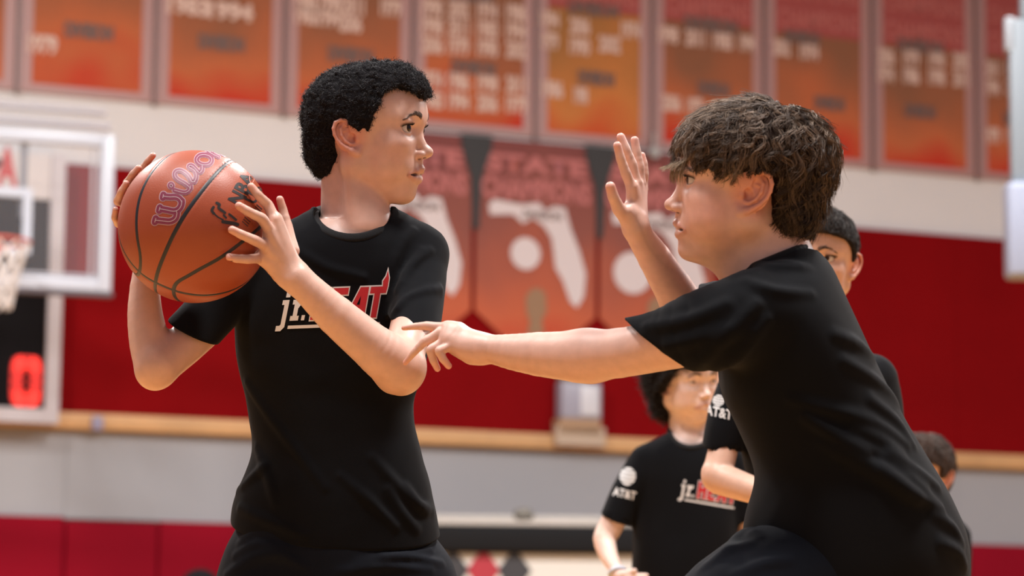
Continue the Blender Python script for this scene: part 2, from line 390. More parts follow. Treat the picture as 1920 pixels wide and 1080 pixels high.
# ---- pennants with the state outline
flo = [(0, 0), (.06, .05), (.35, .02), (.52, .05), (.60, -.02), (.68, .03), (.80, .02), (.86, -.18), (.95, -.38), (1.02, -.60), (1.0, -.82), (.93, -.93), (.86, -.88), (.78, -.68), (.70, -.56), (.68, -.40), (.66, -.28), (.58, -.17), (.46, -.10), (.36, -.16), (.26, -.08), (.12, -.09), (.02, -.10)]
def sheet_poly(name, parent, pts, m, y0, y1):
    bm = bmesh.new(); a = [bm.verts.new((u, y0, z)) for u, z in pts]; es = [bm.edges.new((a[i], a[(i + 1) % len(a)])) for i in range(len(a))]
    bmesh.ops.triangle_fill(bm, use_beauty=True, edges=es)
    r = bmesh.ops.extrude_face_region(bm, geom=bm.faces[:]); 
    for v in r['geom']:
        if isinstance(v, bmesh.types.BMVert): v.co.y = y1
    bmesh.ops.recalc_face_normals(bm, faces=bm.faces[:])
    me = bpy.data.meshes.new(name); bm.to_mesh(me); bm.free(); return link(name, me, m, parent)
M_pw = mat('pennant_print_white', (.68, .60, .60), rough=.6); M_pp = mat('pennant_print_pink', (.46, .14, .13), rough=.6)
M_tro = mat('trophy_print_bronze', (.30, .17, .09), rough=.6); M_trp = mat('trophy_print_pale', (.42, .26, .17), rough=.6); M_blk = mat('black_hanger', (.03, .028, .028), rough=.6)
zp0 = uz(985, 268)[1]; zp1 = uz(1000, 592)[1]; ztip = uz(1000, 690)[1]
pm = grad_mat('pennant_print', [(0.0, (.52, .05, .022)), (.22, (.52, .12, .055)), (.62, (.26, .085, .065)), (.9, (.20, .06, .055))], ztip, zp0)
zp0 = uz(985, 268)[1]; zp1 = uz(1000, 592)[1]; ztip = uz(1000, 690)[1]
pen_lab = ['orange pennant with pale state outline beside the curly-haired boy\'s mouth', 'orange pennant with white state outline and ball, in the gap between the two boys', 'orange pennant with pale round ball behind the raised hand']
for i, (xa, xb) in enumerate(((652, 876), (884, 1108), (1116, 1330))):
    ua, ub = uz(xa, 430)[0], uz(xb, 430)[0]; um = (ua + ub) / 2; wd = ub - ua
    b = wall_thing('state_pennant', pen_lab[i], 'pennant', 'pointed pennants under the banners')
    sheet_poly('sheet', b, [(ua, zp0), (ua, zp1), (um, ztip), (ub, zp1), (ub, zp0)], pm, -.085, -.078)
    wtext('STATE', b, um, uz(985, 312)[1], .13, M_pp, -.0875, 'lettering', .05, wd * .86); wtext('CHAMPIONS', b, um, uz(985, 358)[1], .16, M_pp, -.0875, 'lettering', .04, wd * .92)
    sheet_poly('state_outline', b, [(ua + wd * (.10 + .80 * x), uz(985, 392)[1] + y * wd * .80) for x, y in flo], M_pw, -.0905, -.0860)
    q = np.linspace(0, 2 * math.pi, 33)[:-1]; rb = .125 if i < 2 else .165; cx = um - wd * (.09 if i < 2 else .22); cz = uz(975, 478 if i < 2 else 500)[1]
    sheet_poly('ball_emblem', b, [(cx + rb * math.cos(a), cz + rb * math.sin(a)) for a in q], M_pw, -.092, -.0865)
    wtext('DIVISION', b, um + .05, uz(985, 405)[1], .06, M_dtxt, -.0935, 'word_lettering', .03, .33)
    tz = uz(992, 590)[1]; tx = um + .0
    sheet_poly('trophy_picture', b, [(tx - .07, tz - .16), (tx + .07, tz - .16), (tx + .05, tz - .05), (tx + .09, tz + .02), (tx + .08, tz + .16), (tx + .03, tz + .20), (tx - .04, tz + .19), (tx - .09, tz + .12), (tx - .08, tz), (tx - .05, tz - .06)], M_tro, -.092, -.0865)
    sheet_poly('trophy_base_picture', b, [(tx - .1, tz - .27), (tx + .1, tz - .27), (tx + .08, tz - .17), (tx - .08, tz - .17)], M_trp, -.092, -.0865)
    hz = lambda y: uz(985, y)[1]; sheet_poly('hanger', b, [(ua - .14, hz(266)), (ua - .13, hz(290)), (ua - .05, hz(345)), (ua - .03, hz(440)), (ua + .02, hz(440)), (ua + .04, hz(345)), (ua + .12, hz(290)), (ua + .13, hz(266))], M_blk, -.100, -.093)
o = wall_thing('pulley_disc', 'small grey round disc just right of the raised fingertips', 'disc')
u, z = uz(1213, 291); bm = bmesh.new(); bmesh.ops.create_cone(bm, cap_ends=True, segments=24, radius1=.045, radius2=.045, depth=.05, matrix=Matrix.Translation((u, -.125, z)) @ Matrix.Rotation(math.pi / 2, 4, 'X'))
bmesh.ops.create_cone(bm, cap_ends=True, segments=24, radius1=.02, radius2=.02, depth=.06, matrix=Matrix.Translation((u, -.135, z)) @ Matrix.Rotation(math.pi / 2, 4, 'X'))
me = bpy.data.meshes.new('disc_face'); bm.to_mesh(me); bm.free(); link('disc_face', me, mat('dull_steel', (.38, .36, .34), rough=.4, metal=.3), o)
bobj('hanger_stem', [(u - .008, u + .008, -.13, -.11, z + .03, z + .16)], mat('dull_steel', None), o)
# ---- control box on the wall
o = wall_thing('control_box', 'pale blue-grey electrical box on the red wall below the outstretched arm', 'box')
(ua, za), (ub, zc) = uz(1034, 788), uz(1108, 722)
bobj('casing', [(ua, ub, -.20, -.065, za, zc)], mat('pale_grey_enamel', (.36, .35, .42), rough=.35), o, .02)
bobj('cover_plate', [(ua + .15, ub - .03, -.215, -.20, za + .03, zc - .03)], mat('cover_white', (.66, .66, .70), rough=.3), o, .004)
bobj('conduit', [(ua + .02, ub - .10, -.16, -.06, zc, uz(1060, 690)[1])], mat('tan_metal', (.28, .20, .15), rough=.5), o)
bobj('wood_block', [(ua - .02, ub - .01, -.20, -.065, zl1 + .003, za)], mat('tan_block', (.42, .26, .15), rough=.6), o)
bobj('foot', [(ua - .05, ub + .03, -.20, -.150, zl0 + .03, zl1 + .06)], mat('pale_grey_wood', (.50, .38, .28), rough=.6), o)
o = wall_thing('outlet_box', 'tiny blue-grey outlet box on the wooden ledge at left', 'box'); u, z = uz(171, 797)
bobj('casing', [(u - .04, u + .04, -.175, -.142, z - .05, z + .05)], mat('outlet_blue', (.30, .28, .40), rough=.4), o, .006)
# ---- scoreboard
o = wall_thing('scoreboard', 'black scoreboard in a white frame showing one red digit', 'scoreboard')
(uR, zB), (_, zT) = uz(107, 795, .25), uz(50, 372, .25); uL = uR - 2.6
bobj('case', [(uL, uR - .03, -.25, -.06, zB + .02, zT)], mat('scoreboard_black', (.008, .007, .008), rough=.8, spec=.08), o)
M_frm = mat('scoreboard_frame_white', (.52, .48, .50), rough=.4)
zH = uz(60, 288, .25)[1]
bobj('frame', [(uR - .10, uR, -.29, -.07, zB, zH), (uL - .05, uR - .10, -.29, -.07, zB, zB + .10)], M_frm, o)
bobj('header_panel', [(uL - .05, uR - .10, -.26, -.07, zT, zH)], mat('header_white', (.62, .58, .57), rough=.6), o)
u_, z_ = uz(14, 312, .27); wtext('A', o, u_, z_, .26, mat('header_red', (.50, .03, .03), rough=.6), -.263, 'header_letter', .05, .16)
M_led = mat('led_red', (.3, .01, .01), emit=(1, .045, .03), estr=2.1)
M_ledm = mat('led_mask', (.16, .008, .008), emit=(1, .02, .015), estr=.45)
uc, zc = uz(49, 715, .25); hw, hh, st = .060, .128, .052
def rr_path(a, b, n=14):                   # rounded outline of the digit
    out = []
    for i in range(n * 4):
        q = i / (n * 4) * 2 * math.pi; c_, s_ = math.cos(q), math.sin(q); out.append((a * np.sign(c_) * abs(c_) ** .45, b * np.sign(s_) * abs(s_) ** .45))
    return out
bm = bmesh.new()
for k, f_ in enumerate((.78, 1.0, 1.22, 1.42)):
    n = (24, 30, 36, 40)[k]
    for i in range(n):
        q = i / n * 2 * math.pi; c_, s_ = math.cos(q), math.sin(q)
        x = (hw * .9 + (k - 1) * .021) * np.sign(c_) * abs(c_) ** .5; zz = (hh + (k - 1) * .021) * np.sign(s_) * abs(s_) ** .5
        bmesh.ops.create_uvsphere(bm, u_segments=8, v_segments=5, radius=.009, matrix=Matrix.Translation((uc + x, -.255, zc + zz)))
me = bpy.data.meshes.new('digit_lamps'); bm.to_mesh(me); bm.free(); q = link('digit_lamps', me, M_led, o); q['kind'] = 'stuff'
bm = bmesh.new(); A_ = [bm.verts.new((uc + x, -.2525, zc + z)) for x, z in rr_path(hw + .055, hh + .055)]; B_ = [bm.verts.new((uc + x, -.2525, zc + z)) for x, z in rr_path(hw - .033, hh - .033)]
for i in range(len(A_)): j = (i + 1) % len(A_); bm.faces.new((A_[i], A_[j], B_[j], B_[i]))
me = bpy.data.meshes.new('digit_panel'); bm.to_mesh(me); bm.free(); link('digit_panel', me, M_ledm, o)
# ---- basket at left
bD = 18.7; by = math.radians(19); bT = np.array((math.cos(by), math.sin(by), 0)); bN = np.array((math.sin(by), -math.cos(by), 0)); bp = W(211, 401, bD)
bM = Matrix(((bT[0], -bN[0], 0, bp[0]), (bT[1], -bN[1], 0, bp[1]), (0, 0, 1, bp[2]), (0, 0, 0, 1)))
o = wall_thing('basketball_hoop', 'glass backboard with white frame, orange rim and white net at left', 'basketball hoop', M=bM)
Wd, hh2 = 1.70, .522; f1 = .085
M_fw = mat('backboard_frame_white', (.50, .54, .62), rough=.3); M_fg = mat('frame_inner_grey', (.42, .42, .46), rough=.4)
bobj('frame', [(-f1, 0, -.03, .03, -hh2, hh2), (-Wd, -Wd + f1, -.03, .03, -hh2, hh2), (-Wd + f1, -f1, -.03, .03, hh2 - f1, hh2), (-Wd + f1, -f1, -.03, .03, -hh2, -hh2 + f1)], M_fw, o, .008)
bobj('inner_trim', [(-f1 - .06, -f1 - .045, -.01, .02, -hh2 + f1, hh2 - f1), (-f1 - .012, -f1, -.01, .02, -hh2 + f1, hh2 - f1), (-Wd + f1, -f1, -.01, .02, -hh2 + f1 + .01, -hh2 + f1 + .025)], M_fg, o)
gm, gt, gp = nt('backboard_glass'); gp.inputs['Base Color'].default_value = (.72, .72, .78, 1); gp.inputs['Roughness'].default_value = .08; gp.inputs['Alpha'].default_value = .05
bobj('glass', [(-Wd + f1, -f1, -.006, .006, -hh2 + f1, hh2 - f1)], gm, o)
xc = -Wd / 2 + .02; sq = .30; q0, q1 = -.300, .135; sw = .06
bobj('target_square', [(xc - sq, xc - sq + sw, -.012, -.0065, q0, q1), (xc + sq - sw, xc + sq, -.012, -.0065, q0, q1), (xc - sq + sw, xc + sq - sw, -.012, -.0065, q1 - sw, q1), (xc - sq + sw, xc + sq - sw, -.012, -.0065, q0, q0 + sw)], M_fw, o)
bobj('lower_pad', [(-Wd - .01, .015, -.035, .04, -hh2 - .035, -hh2 - .002)], mat('pad_dark', (.10, .09, .11), rough=.6), o, .01)
M_rim = mat('rim_orange_red', (.62, .10, .06), rough=.35)
rc = Vector((xc, -.40, -.285)); rr0 = .2286
bm = bmesh.new(); n = 48
for i in range(n):
    for j in range(8):
        a, b_ = i / n * 2 * math.pi, j / 8 * 2 * math.pi; bm.verts.new((rc.x + (rr0 + .010 * math.cos(b_)) * math.cos(a), rc.y + (rr0 + .010 * math.cos(b_)) * math.sin(a), rc.z + .010 * math.sin(b_)))
bm.verts.ensure_lookup_table()
for i in range(n):
    for j in range(8): bm.faces.new([bm.verts[k] for k in (i * 8 + j, ((i + 1) % n) * 8 + j, ((i + 1) % n) * 8 + (j + 1) % 8, i * 8 + (j + 1) % 8)])
me = bpy.data.meshes.new('rim'); bm.to_mesh(me); bm.free(); link('rim', me, M_rim, o, True)
bobj('rim_bracket', [(xc - .09, xc + .09, -.06, -.012, -.38, -.24), (xc - .07, xc + .07, -.18, -.05, -.31, -.28)], M_rim, o, .006)
NP, NR = [], []
for s_ in (1, -1):
    for i in range(12):
        pts = []
        for k in range(13):
            f_ = k / 12; a = (i / 12 + s_ * f_ * 3 / 12) * 2 * math.pi; r_ = rr0 * (1 - .48 * f_ ** .7) + .010 * math.sin(k * math.pi); pts.append((rc.x + r_ * math.cos(a), rc.y + r_ * math.sin(a), rc.z - .012 - .42 * f_))
        NP.append(pts); NR.append([.008] * 13)
V_, Q_, _ = tubes(np.array(NP), np.array(NR), 5); q = link('net', arr_mesh('net', V_, Q_), mat('net_cord_white', (.74, .70, .68), rough=.8), o, True); q['kind'] = 'stuff'
M_arm = mat('support_steel', (.45, .43, .46), rough=.4)
V_, Q_, _ = tubes(np.array([[(xc + s_ * .08, .04, z0_), (xc + s_ * .08, .5, z0_ * .4 + .2), (xc + s_ * .08, 1.12, .52)] for s_ in (-1, 1) for z0_ in (-.32, .30)]), np.full((4, 3), .03), 8)
q = link('support_arm', arr_mesh('support_arm', V_, Q_), M_arm, o, True); q['kind'] = 'stuff'
bobj('mount_post', [(-.605, -.565, .02, .06, -.05, hh2 - f1)], mat('mount_dark', (.16, .17, .20), rough=.5), o)
bobj('wall_plate', [(xc - .16, xc + .16, 1.12, 1.17, .42, .62)], M_arm, o, .01)
bobj('overhead_brace', [(-Wd, .03, .30, .36, hh2 + .10, hh2 + .14), (-Wd, .0, .30, .36, hh2 + .20, hh2 + .235)], M_arm, o)
# ---- side basket edge at the right
sp = W(1925, 300, 15.0); sM = Matrix.Translation(sp)
o = wall_thing('side_backboard', 'grey-blue edge of a padded post cut off at the right of the photo', 'post', M=sM)
k = 15.0 / FPX
bobj('post', [(-30 * k, 12 * k, -.04, .04, -90 * k, 268 * k)], mat('blue_grey_steel', (.17, .20, .23), rough=.4), o, .012)
bobj('cap', [(-38 * k, -20 * k, -.04, .04, 205 * k, 272 * k)], mat('cap_pale_grey', (.24, .26, .29), rough=.4), o, .012)
bobj('padding', [(-41 * k, 20 * k, -.09, .09, -225 * k, -45 * k)], mat('padding_pale', (.24, .27, .36), rough=.5), o, .03)
bobj('upper_arm', [(-8 * k, 14 * k, -.04, .04, 268 * k, 900 * k)], mat('blue_grey_steel', None), o, .01)
# ---- scorer's table
tD = 18.5; ty = math.radians(3); tp = W(960, 1000, tD); tM = Matrix.Translation((tp[0], tp[1], 0)) @ Matrix.Rotation(ty, 4, 'Z')
o = wall_thing('scorers_table', 'long table with black padded edge and white diamond-patterned front behind the boys', 'table', M=tM)
k = tD / FPX; zz = lambda y: W(960, y, tD)[2]; x0, x1 = -330 * k, 480 * k
bobj('top', [(x0, x1, .0, .75, zz(986), zz(976))], mat('beige_laminate', (.46, .41, .36), rough=.4), o, .008)
bobj('back_rail', [(x0, x1, .70, .76, zz(976), zz(955))], mat('beige_laminate', None), o, .01)
bobj('padded_edge', [(x0 - .02, x1 + .02, -.06, .10, zz(1038), zz(987))], mat('black_vinyl', (.010, .010, .011), rough=.7, spec=.1), o, .03)
bobj('front_panel', [(x0, x1, 0, .04, .05, zz(1030))], mat('white_vinyl', (.60, .58, .54), rough=.5), o)
for sx in (x0 + .1, x1 - .16): bobj('leg', [(sx, sx + .06, .3, .36, 0, zz(1030))], mat('dull_steel', None), o)
for i, xx in enumerate(range(-285, 60, 58)):
    cx = xx * k; cz = zz(1070); hwd, hgt = 32 * k, 44 * k
    sheet_poly('diamond', o, [(cx - hwd, cz), (cx, cz + hgt), (cx + hwd, cz), (cx, cz - hgt)], mat('diamond_black', (.03, .03, .035), rough=.5) if i % 2 else mat('diamond_red', (.34, .02, .035), rough=.5), -.006, .002)
o = wall_thing('paper_sheets', 'pale sheets lying on the beige table top', 'paper', M=tM)
bobj('sheet', [(70 * k, 110 * k, .15, .45, zz(976) + .001, zz(973))], mat('paper_pinkish', (.66, .52, .48), rough=.7), o, .003); bobj('sheet', [(112 * k, 150 * k, .2, .5, zz(976) + .001, zz(974))], mat('paper_white', (.66, .62, .58), rough=.7), o, .002)
o = wall_thing('rolled_cloth', 'small olive-grey bundle on the table behind the boys', 'cloth', M=tM)
bm = bmesh.new(); bmesh.ops.create_uvsphere(bm, u_segments=20, v_segments=12, radius=1, matrix=Matrix.Translation((30 * k, .5, zz(957))) @ Matrix.Diagonal((.07, .09, .045, 1)))
for v in bm.verts: v.co.z = max(v.co.z + .006 * math.sin(v.co.x * 90) * math.cos(v.co.y * 70), zz(976) + .001)
me = bpy.data.meshes.new('bundle'); bm.to_mesh(me); bm.free(); link('bundle', me, mat('olive_grey_cloth', (.20, .18, .15), rough=.9), o, True)
# ---- black bag near the bottom
bg = W(375, 1105, 15.0); o = wall_thing('equipment_bag', 'black rounded bag top peeking in at the bottom edge, left of the ball holder', 'bag', M=Matrix.Translation((bg[0], bg[1], 0)))
r_ = 38 * 15 / FPX; zt_b = W(375, 1066, 15.0)[2]
bobj('base', [(-r_ * 1.0, r_ * 1.0, -.12, .12, .0, zt_b - .12)], mat('black_nylon', (.006, .005, .006), rough=.8, spec=.08), o, .04)
bm = bmesh.new(); bmesh.ops.create_uvsphere(bm, u_segments=24, v_segments=14, radius=1, matrix=Matrix.Translation((0, 0, zt_b - .13)) @ Matrix.Diagonal((r_ * 1.1, .14, .13, 1)))
me = bpy.data.meshes.new('domed_top'); bm.to_mesh(me); bm.free(); link('domed_top', me, mat('black_nylon', None), o, True)
V_, Q_, _ = tubes(np.array([[(-.05, -.13, zt_b - .12), (-.03, -.15, zt_b - .06), (.03, -.15, zt_b - .06), (.05, -.13, zt_b - .12)]]), np.full((1, 4), .008), 6); link('handle', arr_mesh('handle', V_, Q_), mat('black_nylon', None), o, True)
# ------------------------------------------------------------------ people: heads
class Frame:
    def __init__(s, o, f, u, sc=1.0):
        s.o = np.asarray(o, float); s.f = unit(f); l = np.cross(u, s.f); s.l = unit(l); s.u = np.cross(s.f, s.l); s.s = sc
        s.M = np.stack([s.f, s.l, s.u])
    def __call__(s, *p): p = np.asarray(p if len(p) > 1 else p[0], float); return s.o + (p * s.s) @ s.M
    def loc(s, P): return ((np.asarray(P) - s.o) @ s.M.T / s.s)
def head_sdf(S, F, o={}):
    s = F.s; g = o.get
    E = lambda c, r, k=0.012, op='u', M=None: S.add(f_ell(F(c), F.M if M is None else M @ F.M, np.array(r) * s), k * s, op)
    K = lambda a, b, ra, rb=None, k=0.006, op='u', n=None, fl=1: S.cap(F(a), F(b), ra * s, (ra if rb is None else rb) * s, k * s, op, None if n is None else np.asarray(n) @ F.M, fl)
    chub = g('chub', 0.0); mo = g('mouth', 0.002); jx = g('chin', 0.0)
    E((-.003, 0, .018), (.0890, .073, .073)); E((.026, 0, .026), (.0575, .060, .052), .02)
    for y in (-1, 1):
        K((.0690, y * .010, .015), (.0585, y * .039, .014), .0130, .012, .014)
    E((.028, 0, -.040), (.050, .050 + chub * .6, .062), .02)
    for y in (-1, 1):
        E((.047, y * .036, -.024), (.029, .025, .021), .018)
        E((.038, y * (.033 + chub * .6), -.054), (.031 + chub * .6, .025 + chub, .028 + chub), .02)
        K((-.004, y * (.045 + chub * .5), -.052), (.046 + jx, y * .013, -.0935), .017 + chub, .0145, .014)
        K((-.002, y * .052, .000), (-.004, y * .046, -.05), .018, .017, .022)
    E((.057 + jx, 0, -.0955), (.0155, .017, .0145), .014)
    E((.020, 0, -.082), (.04, .032, .022 + chub), .02)
    E((.056, 0, -.064), (.026, .026, .024), .016)
    # nose
    K((.0705, 0, .002), (.0870, 0, -.029), .0056, .0072, .008)
    E((.0925, 0, -.0350), (.0088, .0088, .0082), .005)
    for y in (-1, 1):
        E((.0830, y * .0105, -.0392), (.0095, .0050, .0058), .005)
        K((.0905, y * .0042, -.0458), (.0825, y * .0074, -.0455), .0022, .0027, .002, 's')
    K((.080, 0, -.046), (.0815, 0, -.056), .0045, .004, .006)
    # lips
    zc = -.0668 - mo * .5; sg = lambda p, d: F.loc(S.project(np.array([F(p)]), d * s, 4))[0]
    L1 = [sg((.070, .0240, -.0672), -.0010), sg((.078, .0140, -.0632), -.0014), sg((.084, .0048, -.0598), -.0010), sg((.084, 0, -.0608), -.0012)]
    L2 = [sg((.070, .0230, -.0684), -.0012), sg((.076, .0140, -.0715 - mo), -.0022), sg((.080, .005, -.0738 - mo), -.0022), sg((.080, 0, -.0740 - mo), -.0022)]
    ML = [sg((.070, .0250, -.0674), .0), sg((.076, .0150, zc), .0), sg((.082, .0, zc), .001)]
    for y in (-1, 1):
        q = lambda p: (p[0], p[1] * y, p[2])
        for a, b, ra, rb in ((0, 1, .0014, .0027), (1, 2, .0027, .0034), (2, 3, .0034, .0032)):
            K(q(L1[a]), q(L1[b]), ra, rb, .004); K(q(L2[a]), q(L2[b]), ra, rb + .0008, .005)
    for y in (-1, 1):
        q = lambda p: (p[0], p[1] * y, p[2])
        K(q(ML[0]), q(ML[1]), .0008, .0007 + mo * .75, .0008, 's'); K(q(ML[1]), (ML[2][0] + .004, 0, zc), .0007 + mo * .75, .0006 + mo * .85, .0008, 's')
        K((ML[1][0] - .008, y * ML[1][1] * .8, zc), (ML[2][0] - .004, 0, zc), .0005 + mo * .75, .0005 + mo * .85, .001, 's')
    # eyes
    for y in (-1, 1):
        c = np.array((.0645, y * .0310, 0.0)); ou = unit((math.cos(.36), y * math.sin(.36), 0))
        E(c + (.0245, 0, -.001), (.0180, .019, .0125), .011, 's')
        S.add(f_ell(F(c), F.M, np.full(3, .0143) * s), .005 * s)
        ax = np.stack([ou, np.cross((0, 0, 1), ou), (0, 0, 1)])
        lid = g('lid', .0074)
        E(c + ou * .0150 + np.array((0, 0, -.0004)), (.0115, .0146, lid), .0008, 's', ax)
        K(c + (.0125, -y * .013, .0095), c + (.0095, y * .010, .0100), .0042, .0038, .006)
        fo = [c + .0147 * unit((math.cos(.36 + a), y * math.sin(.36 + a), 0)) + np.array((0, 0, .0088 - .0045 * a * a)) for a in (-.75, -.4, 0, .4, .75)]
        for a_, b_ in zip(fo[:-1], fo[1:]): S.mask.append(((F(a_), F(b_)), .0011 * s, .0008 * s, (.26, .11, .07), .6))  # lid crease: its dark shade line is painted into the skin tint
    # ears
    for y in (-1, 1):
        fl = g('ear', .50); u1 = np.array((-math.cos(fl), y * math.sin(fl), 0)); up = unit((-.16, 0, 1)); u1 = unit(u1 - up * (u1 @ up))
        nn = np.cross(u1, up); nn = nn if nn[1] * y > 0 else -nn
        e0 = np.array((.007, y * .0655, -.012)); es = g('es', 1.0)
        ep = lambda u, v, n=0: e0 + (u1 * u * 1.16 + up * v + nn * n) * .001 * es
        hel = [(9, 3, -3), (7, 9, -1), (6, 18, 0), (12, 24, 1), (19, 26, 1.5), (26, 23, 1.5), (29.5, 15, 1), (29.5, 6, .5), (27, -3, 0), (22, -11, 0), (16, -17, 0), (10, -22, 0)]
        rr = [2.2, 2.4, 2.5, 2.7, 2.8, 2.8, 2.7, 2.5, 2.5, 2.8, 3.6, 4.6]
        M2 = np.stack([u1, up, nn])
        E(ep(15, 2, -3.2), np.array((16.5, 23, 2.6)) * .001 * es, .004, 'u', M2)
        E(ep(7, -2, -6), np.array((9, 18, 6)) * .001 * es, .004, 'u', M2)
        E(ep(8.5, -3.5, 2.6), np.array((6.0, 8.0, 5.4)) * .001 * es, .0030, 's', M2); E(ep(14, 9, 2.0), np.array((4.0, 8.0, 3.2)) * .001 * es, .003, 's', M2)
        for i in range(len(hel) - 1):
            K(ep(*hel[i]), ep(*hel[i + 1]), rr[i] * .001 * es, rr[i + 1] * .001 * es, .0012)
        K(ep(9, -22, -.5), ep(4, -25, -1), .0052 * es, .0050 * es, .004)
        K(ep(4, -25, -1), ep(-1, -18, -2), .0050 * es, .004 * es, .004)
        ant = [(15, 20, -1.5), (20.5, 13, -.5), (20.5, 3, 0), (17, -6, .3), (11.5, -11.5, .3), (6.5, -12, -.5)]
        for i in range(len(ant) - 1): K(ep(*ant[i]), ep(*ant[i + 1]), .0021 * es, .0023 * es, .0018)
        K(ep(20.5, 9, -.8), ep(11, 11, -2), .0020 * es, .0018 * es, .0018)
        K(ep(-2, 3, -2), ep(1.5, -5, 1.0), .0036 * es, .0036 * es, .003)
        K(ep(0, 5, -1), ep(11, 5, -2.2), .0018 * es, .0014 * es, .002)
        S.mask.append((F(ep(4, -5, -2)), .0045 * s * es, .003 * s, (.22, .07, .045), .75))  # shade in the ear hollow, painted into the skin tint
        S.mask.append((F(ep(16, 3)), .030 * s * es, .012 * s, (.60, .16, .10), .5))
    lip = (.50, .20, .16)
    for P0 in (L1, L2):
        for y in (-1, 1):
            for a in range(3):
                S.mask.append(((F(P0[a][0], P0[a][1] * y, P0[a][2]), F(P0[a + 1][0], P0[a + 1][1] * y, P0[a + 1][2])),   .0046 * s, .0026 * s, lip, .5))
    for y in (-1, 1): S.mask.append(((F(ML[0][0] - .0035, y * ML[0][1], ML[0][2]), F(ML[1][0] - .004, y * ML[1][1], zc)), .0032 * s, .0010 * s, (.05, .010, .010), .9)); S.mask.append(((F(ML[1][0] - .004, y * ML[1][1], zc), F(ML[2][0] - .007, 0, zc)), .0045 * s, .0012 * s, (.05, .010, .010), .9))
    for y in (-1, 1):
        S.mask.append((F(.055, y * .045, -.035), .012 * s, .035 * s, (.62, .22, .16), .35))
        S.mask.append(((F(.0900, y * .0045, -.0445), F(.0825, y * .0072, -.0440)), .0030 * s, .0010 * s, (.10, .03, .02), .8))  # nostril shade painted dark into the skin tint
def tint(S, V, base):
    c = np.tile(np.array(base), (len(V), 1))
    for cen, r, soft, col, st in S.mask:
        if isinstance(cen, tuple):
            a, b = cen; ab = b - a; t = np.clip((V - a) @ ab / (ab @ ab), 0, 1); d = np.linalg.norm(V - a - t[:, None] * ab, axis=1)
        else: d = np.linalg.norm(V - cen, axis=1)
        x = np.clip((r + soft - d) / (2 * soft), 0, 1); x = x * x * (3 - 2 * x) * st
        c = c * (1 - x[:, None]) + np.array(col) * x[:, None]
    return c
M_skin = mat('skin', None, rough=.40, noise=.06, nscale=60, bump=.12, bscale=900, attr='tint', sss=.12, spec=.45)
M_hair = mat('hair', None, rough=.55, attr='tint', spec=.28)
M_eye = mat('eye_surface', None, rough=.12, attr='tint', spec=.35)
M_base = mat('hair_base', None, rough=.9, attr='tint', spec=.05)
def haircut(F, az, zz):                 # hairline: lowest hair height for each direction around the head
    az = np.array(az, float); zz = np.array(zz, float)
    def f(P):
        q = F.loc(P); a = np.degrees(np.arctan2(np.abs(q[..., 1]), q[..., 0])); return ((np.interp(a, az, zz) - q[..., 2]) * .6 * F.s).astype(np.float32)
    return f
M_teeth = mat('teeth', (.75, .70, .60), rough=.25)
def eyes(F, root, gaze, iris=(.05, .022, .010)):
    gz = unit(gaze)
    for y in (-1, 1):
        c = F(.0645, y * .0310, 0); r = .0126 * F.s; n = 48; m = 60
        th = np.linspace(0, math.pi, m); ph = np.arange(n) * 2 * math.pi / n
        a = unit(np.cross(gz, (0.1, 0.2, 1))); b = np.cross(gz, a)
        rad = np.where(th < .48, r * (1 + .04 * np.cos(th / .48 * math.pi / 2)), r)
        V = c + (np.cos(th)[:, None, None] * gz + np.sin(th)[:, None, None] * (np.cos(ph)[None, :, None] * a + np.sin(ph)[None, :, None] * b)) * rad[:, None, None]
        idx = np.arange(m * n).reshape(m, n); Q = np.stack([idx[:-1], np.roll(idx[:-1], -1, 1), np.roll(idx[1:], -1, 1), idx[1:]], -1).reshape(-1, 4)[:, ::-1]
        col = np.where(th[:, None] < .19, np.array((.004, .003, .003)), np.where(th[:, None] < .46, np.array(iris), np.where(th[:, None] < .52, np.array((.02, .012, .01)), np.array((.62, .56, .54)))))
        link('eye', arr_mesh('eye', V.reshape(-1, 3), Q, np.repeat(col, n, 0)), M_eye, root, True)
def strands_obj(name, root, P, R, cols, sides=3, kind=True):
    V, Q, c = tubes(P, R, sides, cols); o = link(name, arr_mesh(name, V, Q, c), M_hair, root, True)
    if kind: o['kind'] = 'stuff'
    return o
def brows(S, F, root, col, n=170, pts=((.0115, .0150), (.018, .0180), (.027, .0205), (.039, .0180), (.052, .0100)), thick=.0035, rad=.00032):
    r = np.random.RandomState(3)
    for y in (-1, 1):
        t = r.rand(n) * .97; u = t * (len(pts) - 1); i = u.astype(int); fr = (u - i)[:, None]; A = np.array(pts)
        p = A[i] * (1 - fr) + A[np.minimum(i + 1, len(pts) - 1)] * fr
        dr = A[np.minimum(i + 1, len(pts) - 1)] - A[i]; dr /= np.linalg.norm(dr, axis=1, keepdims=True)
        p[:, 1] += (r.rand(n) - .5) * 2 * thick * (1 - .65 * t) * F.s
        P = np.zeros((n, 4, 3)); L = .0075 * (1 - .3 * t)
        for j in range(4):
            q = p + dr * (L * (j / 3.))[:, None]; q[:, 1] += (.0022 * (1 - t)) * (j / 3.) 
            x = .082 - 7.5 * np.maximum(q[:, 0] - .012, 0) ** 2
            P[:, j] = F(np.stack([x + .004, q[:, 0] * y, q[:, 1]], 1))
        Pf = S.project(P.reshape(-1, 3), 0, 4).reshape(n, 4, 3); N = S.grad(Pf[:, 0])
        Pf += N[:, None] * (np.array([-.0003, .0006, .0009, .0008]) * F.s)[None, :, None]
        R = np.tile(np.array([1, 1, .8, .2]) * rad * F.s, (n, 1))
        cc = np.array(col) * (0.7 + .6 * r.rand(n, 1)); strands_obj('eyebrow', root, Pf, R, cc)
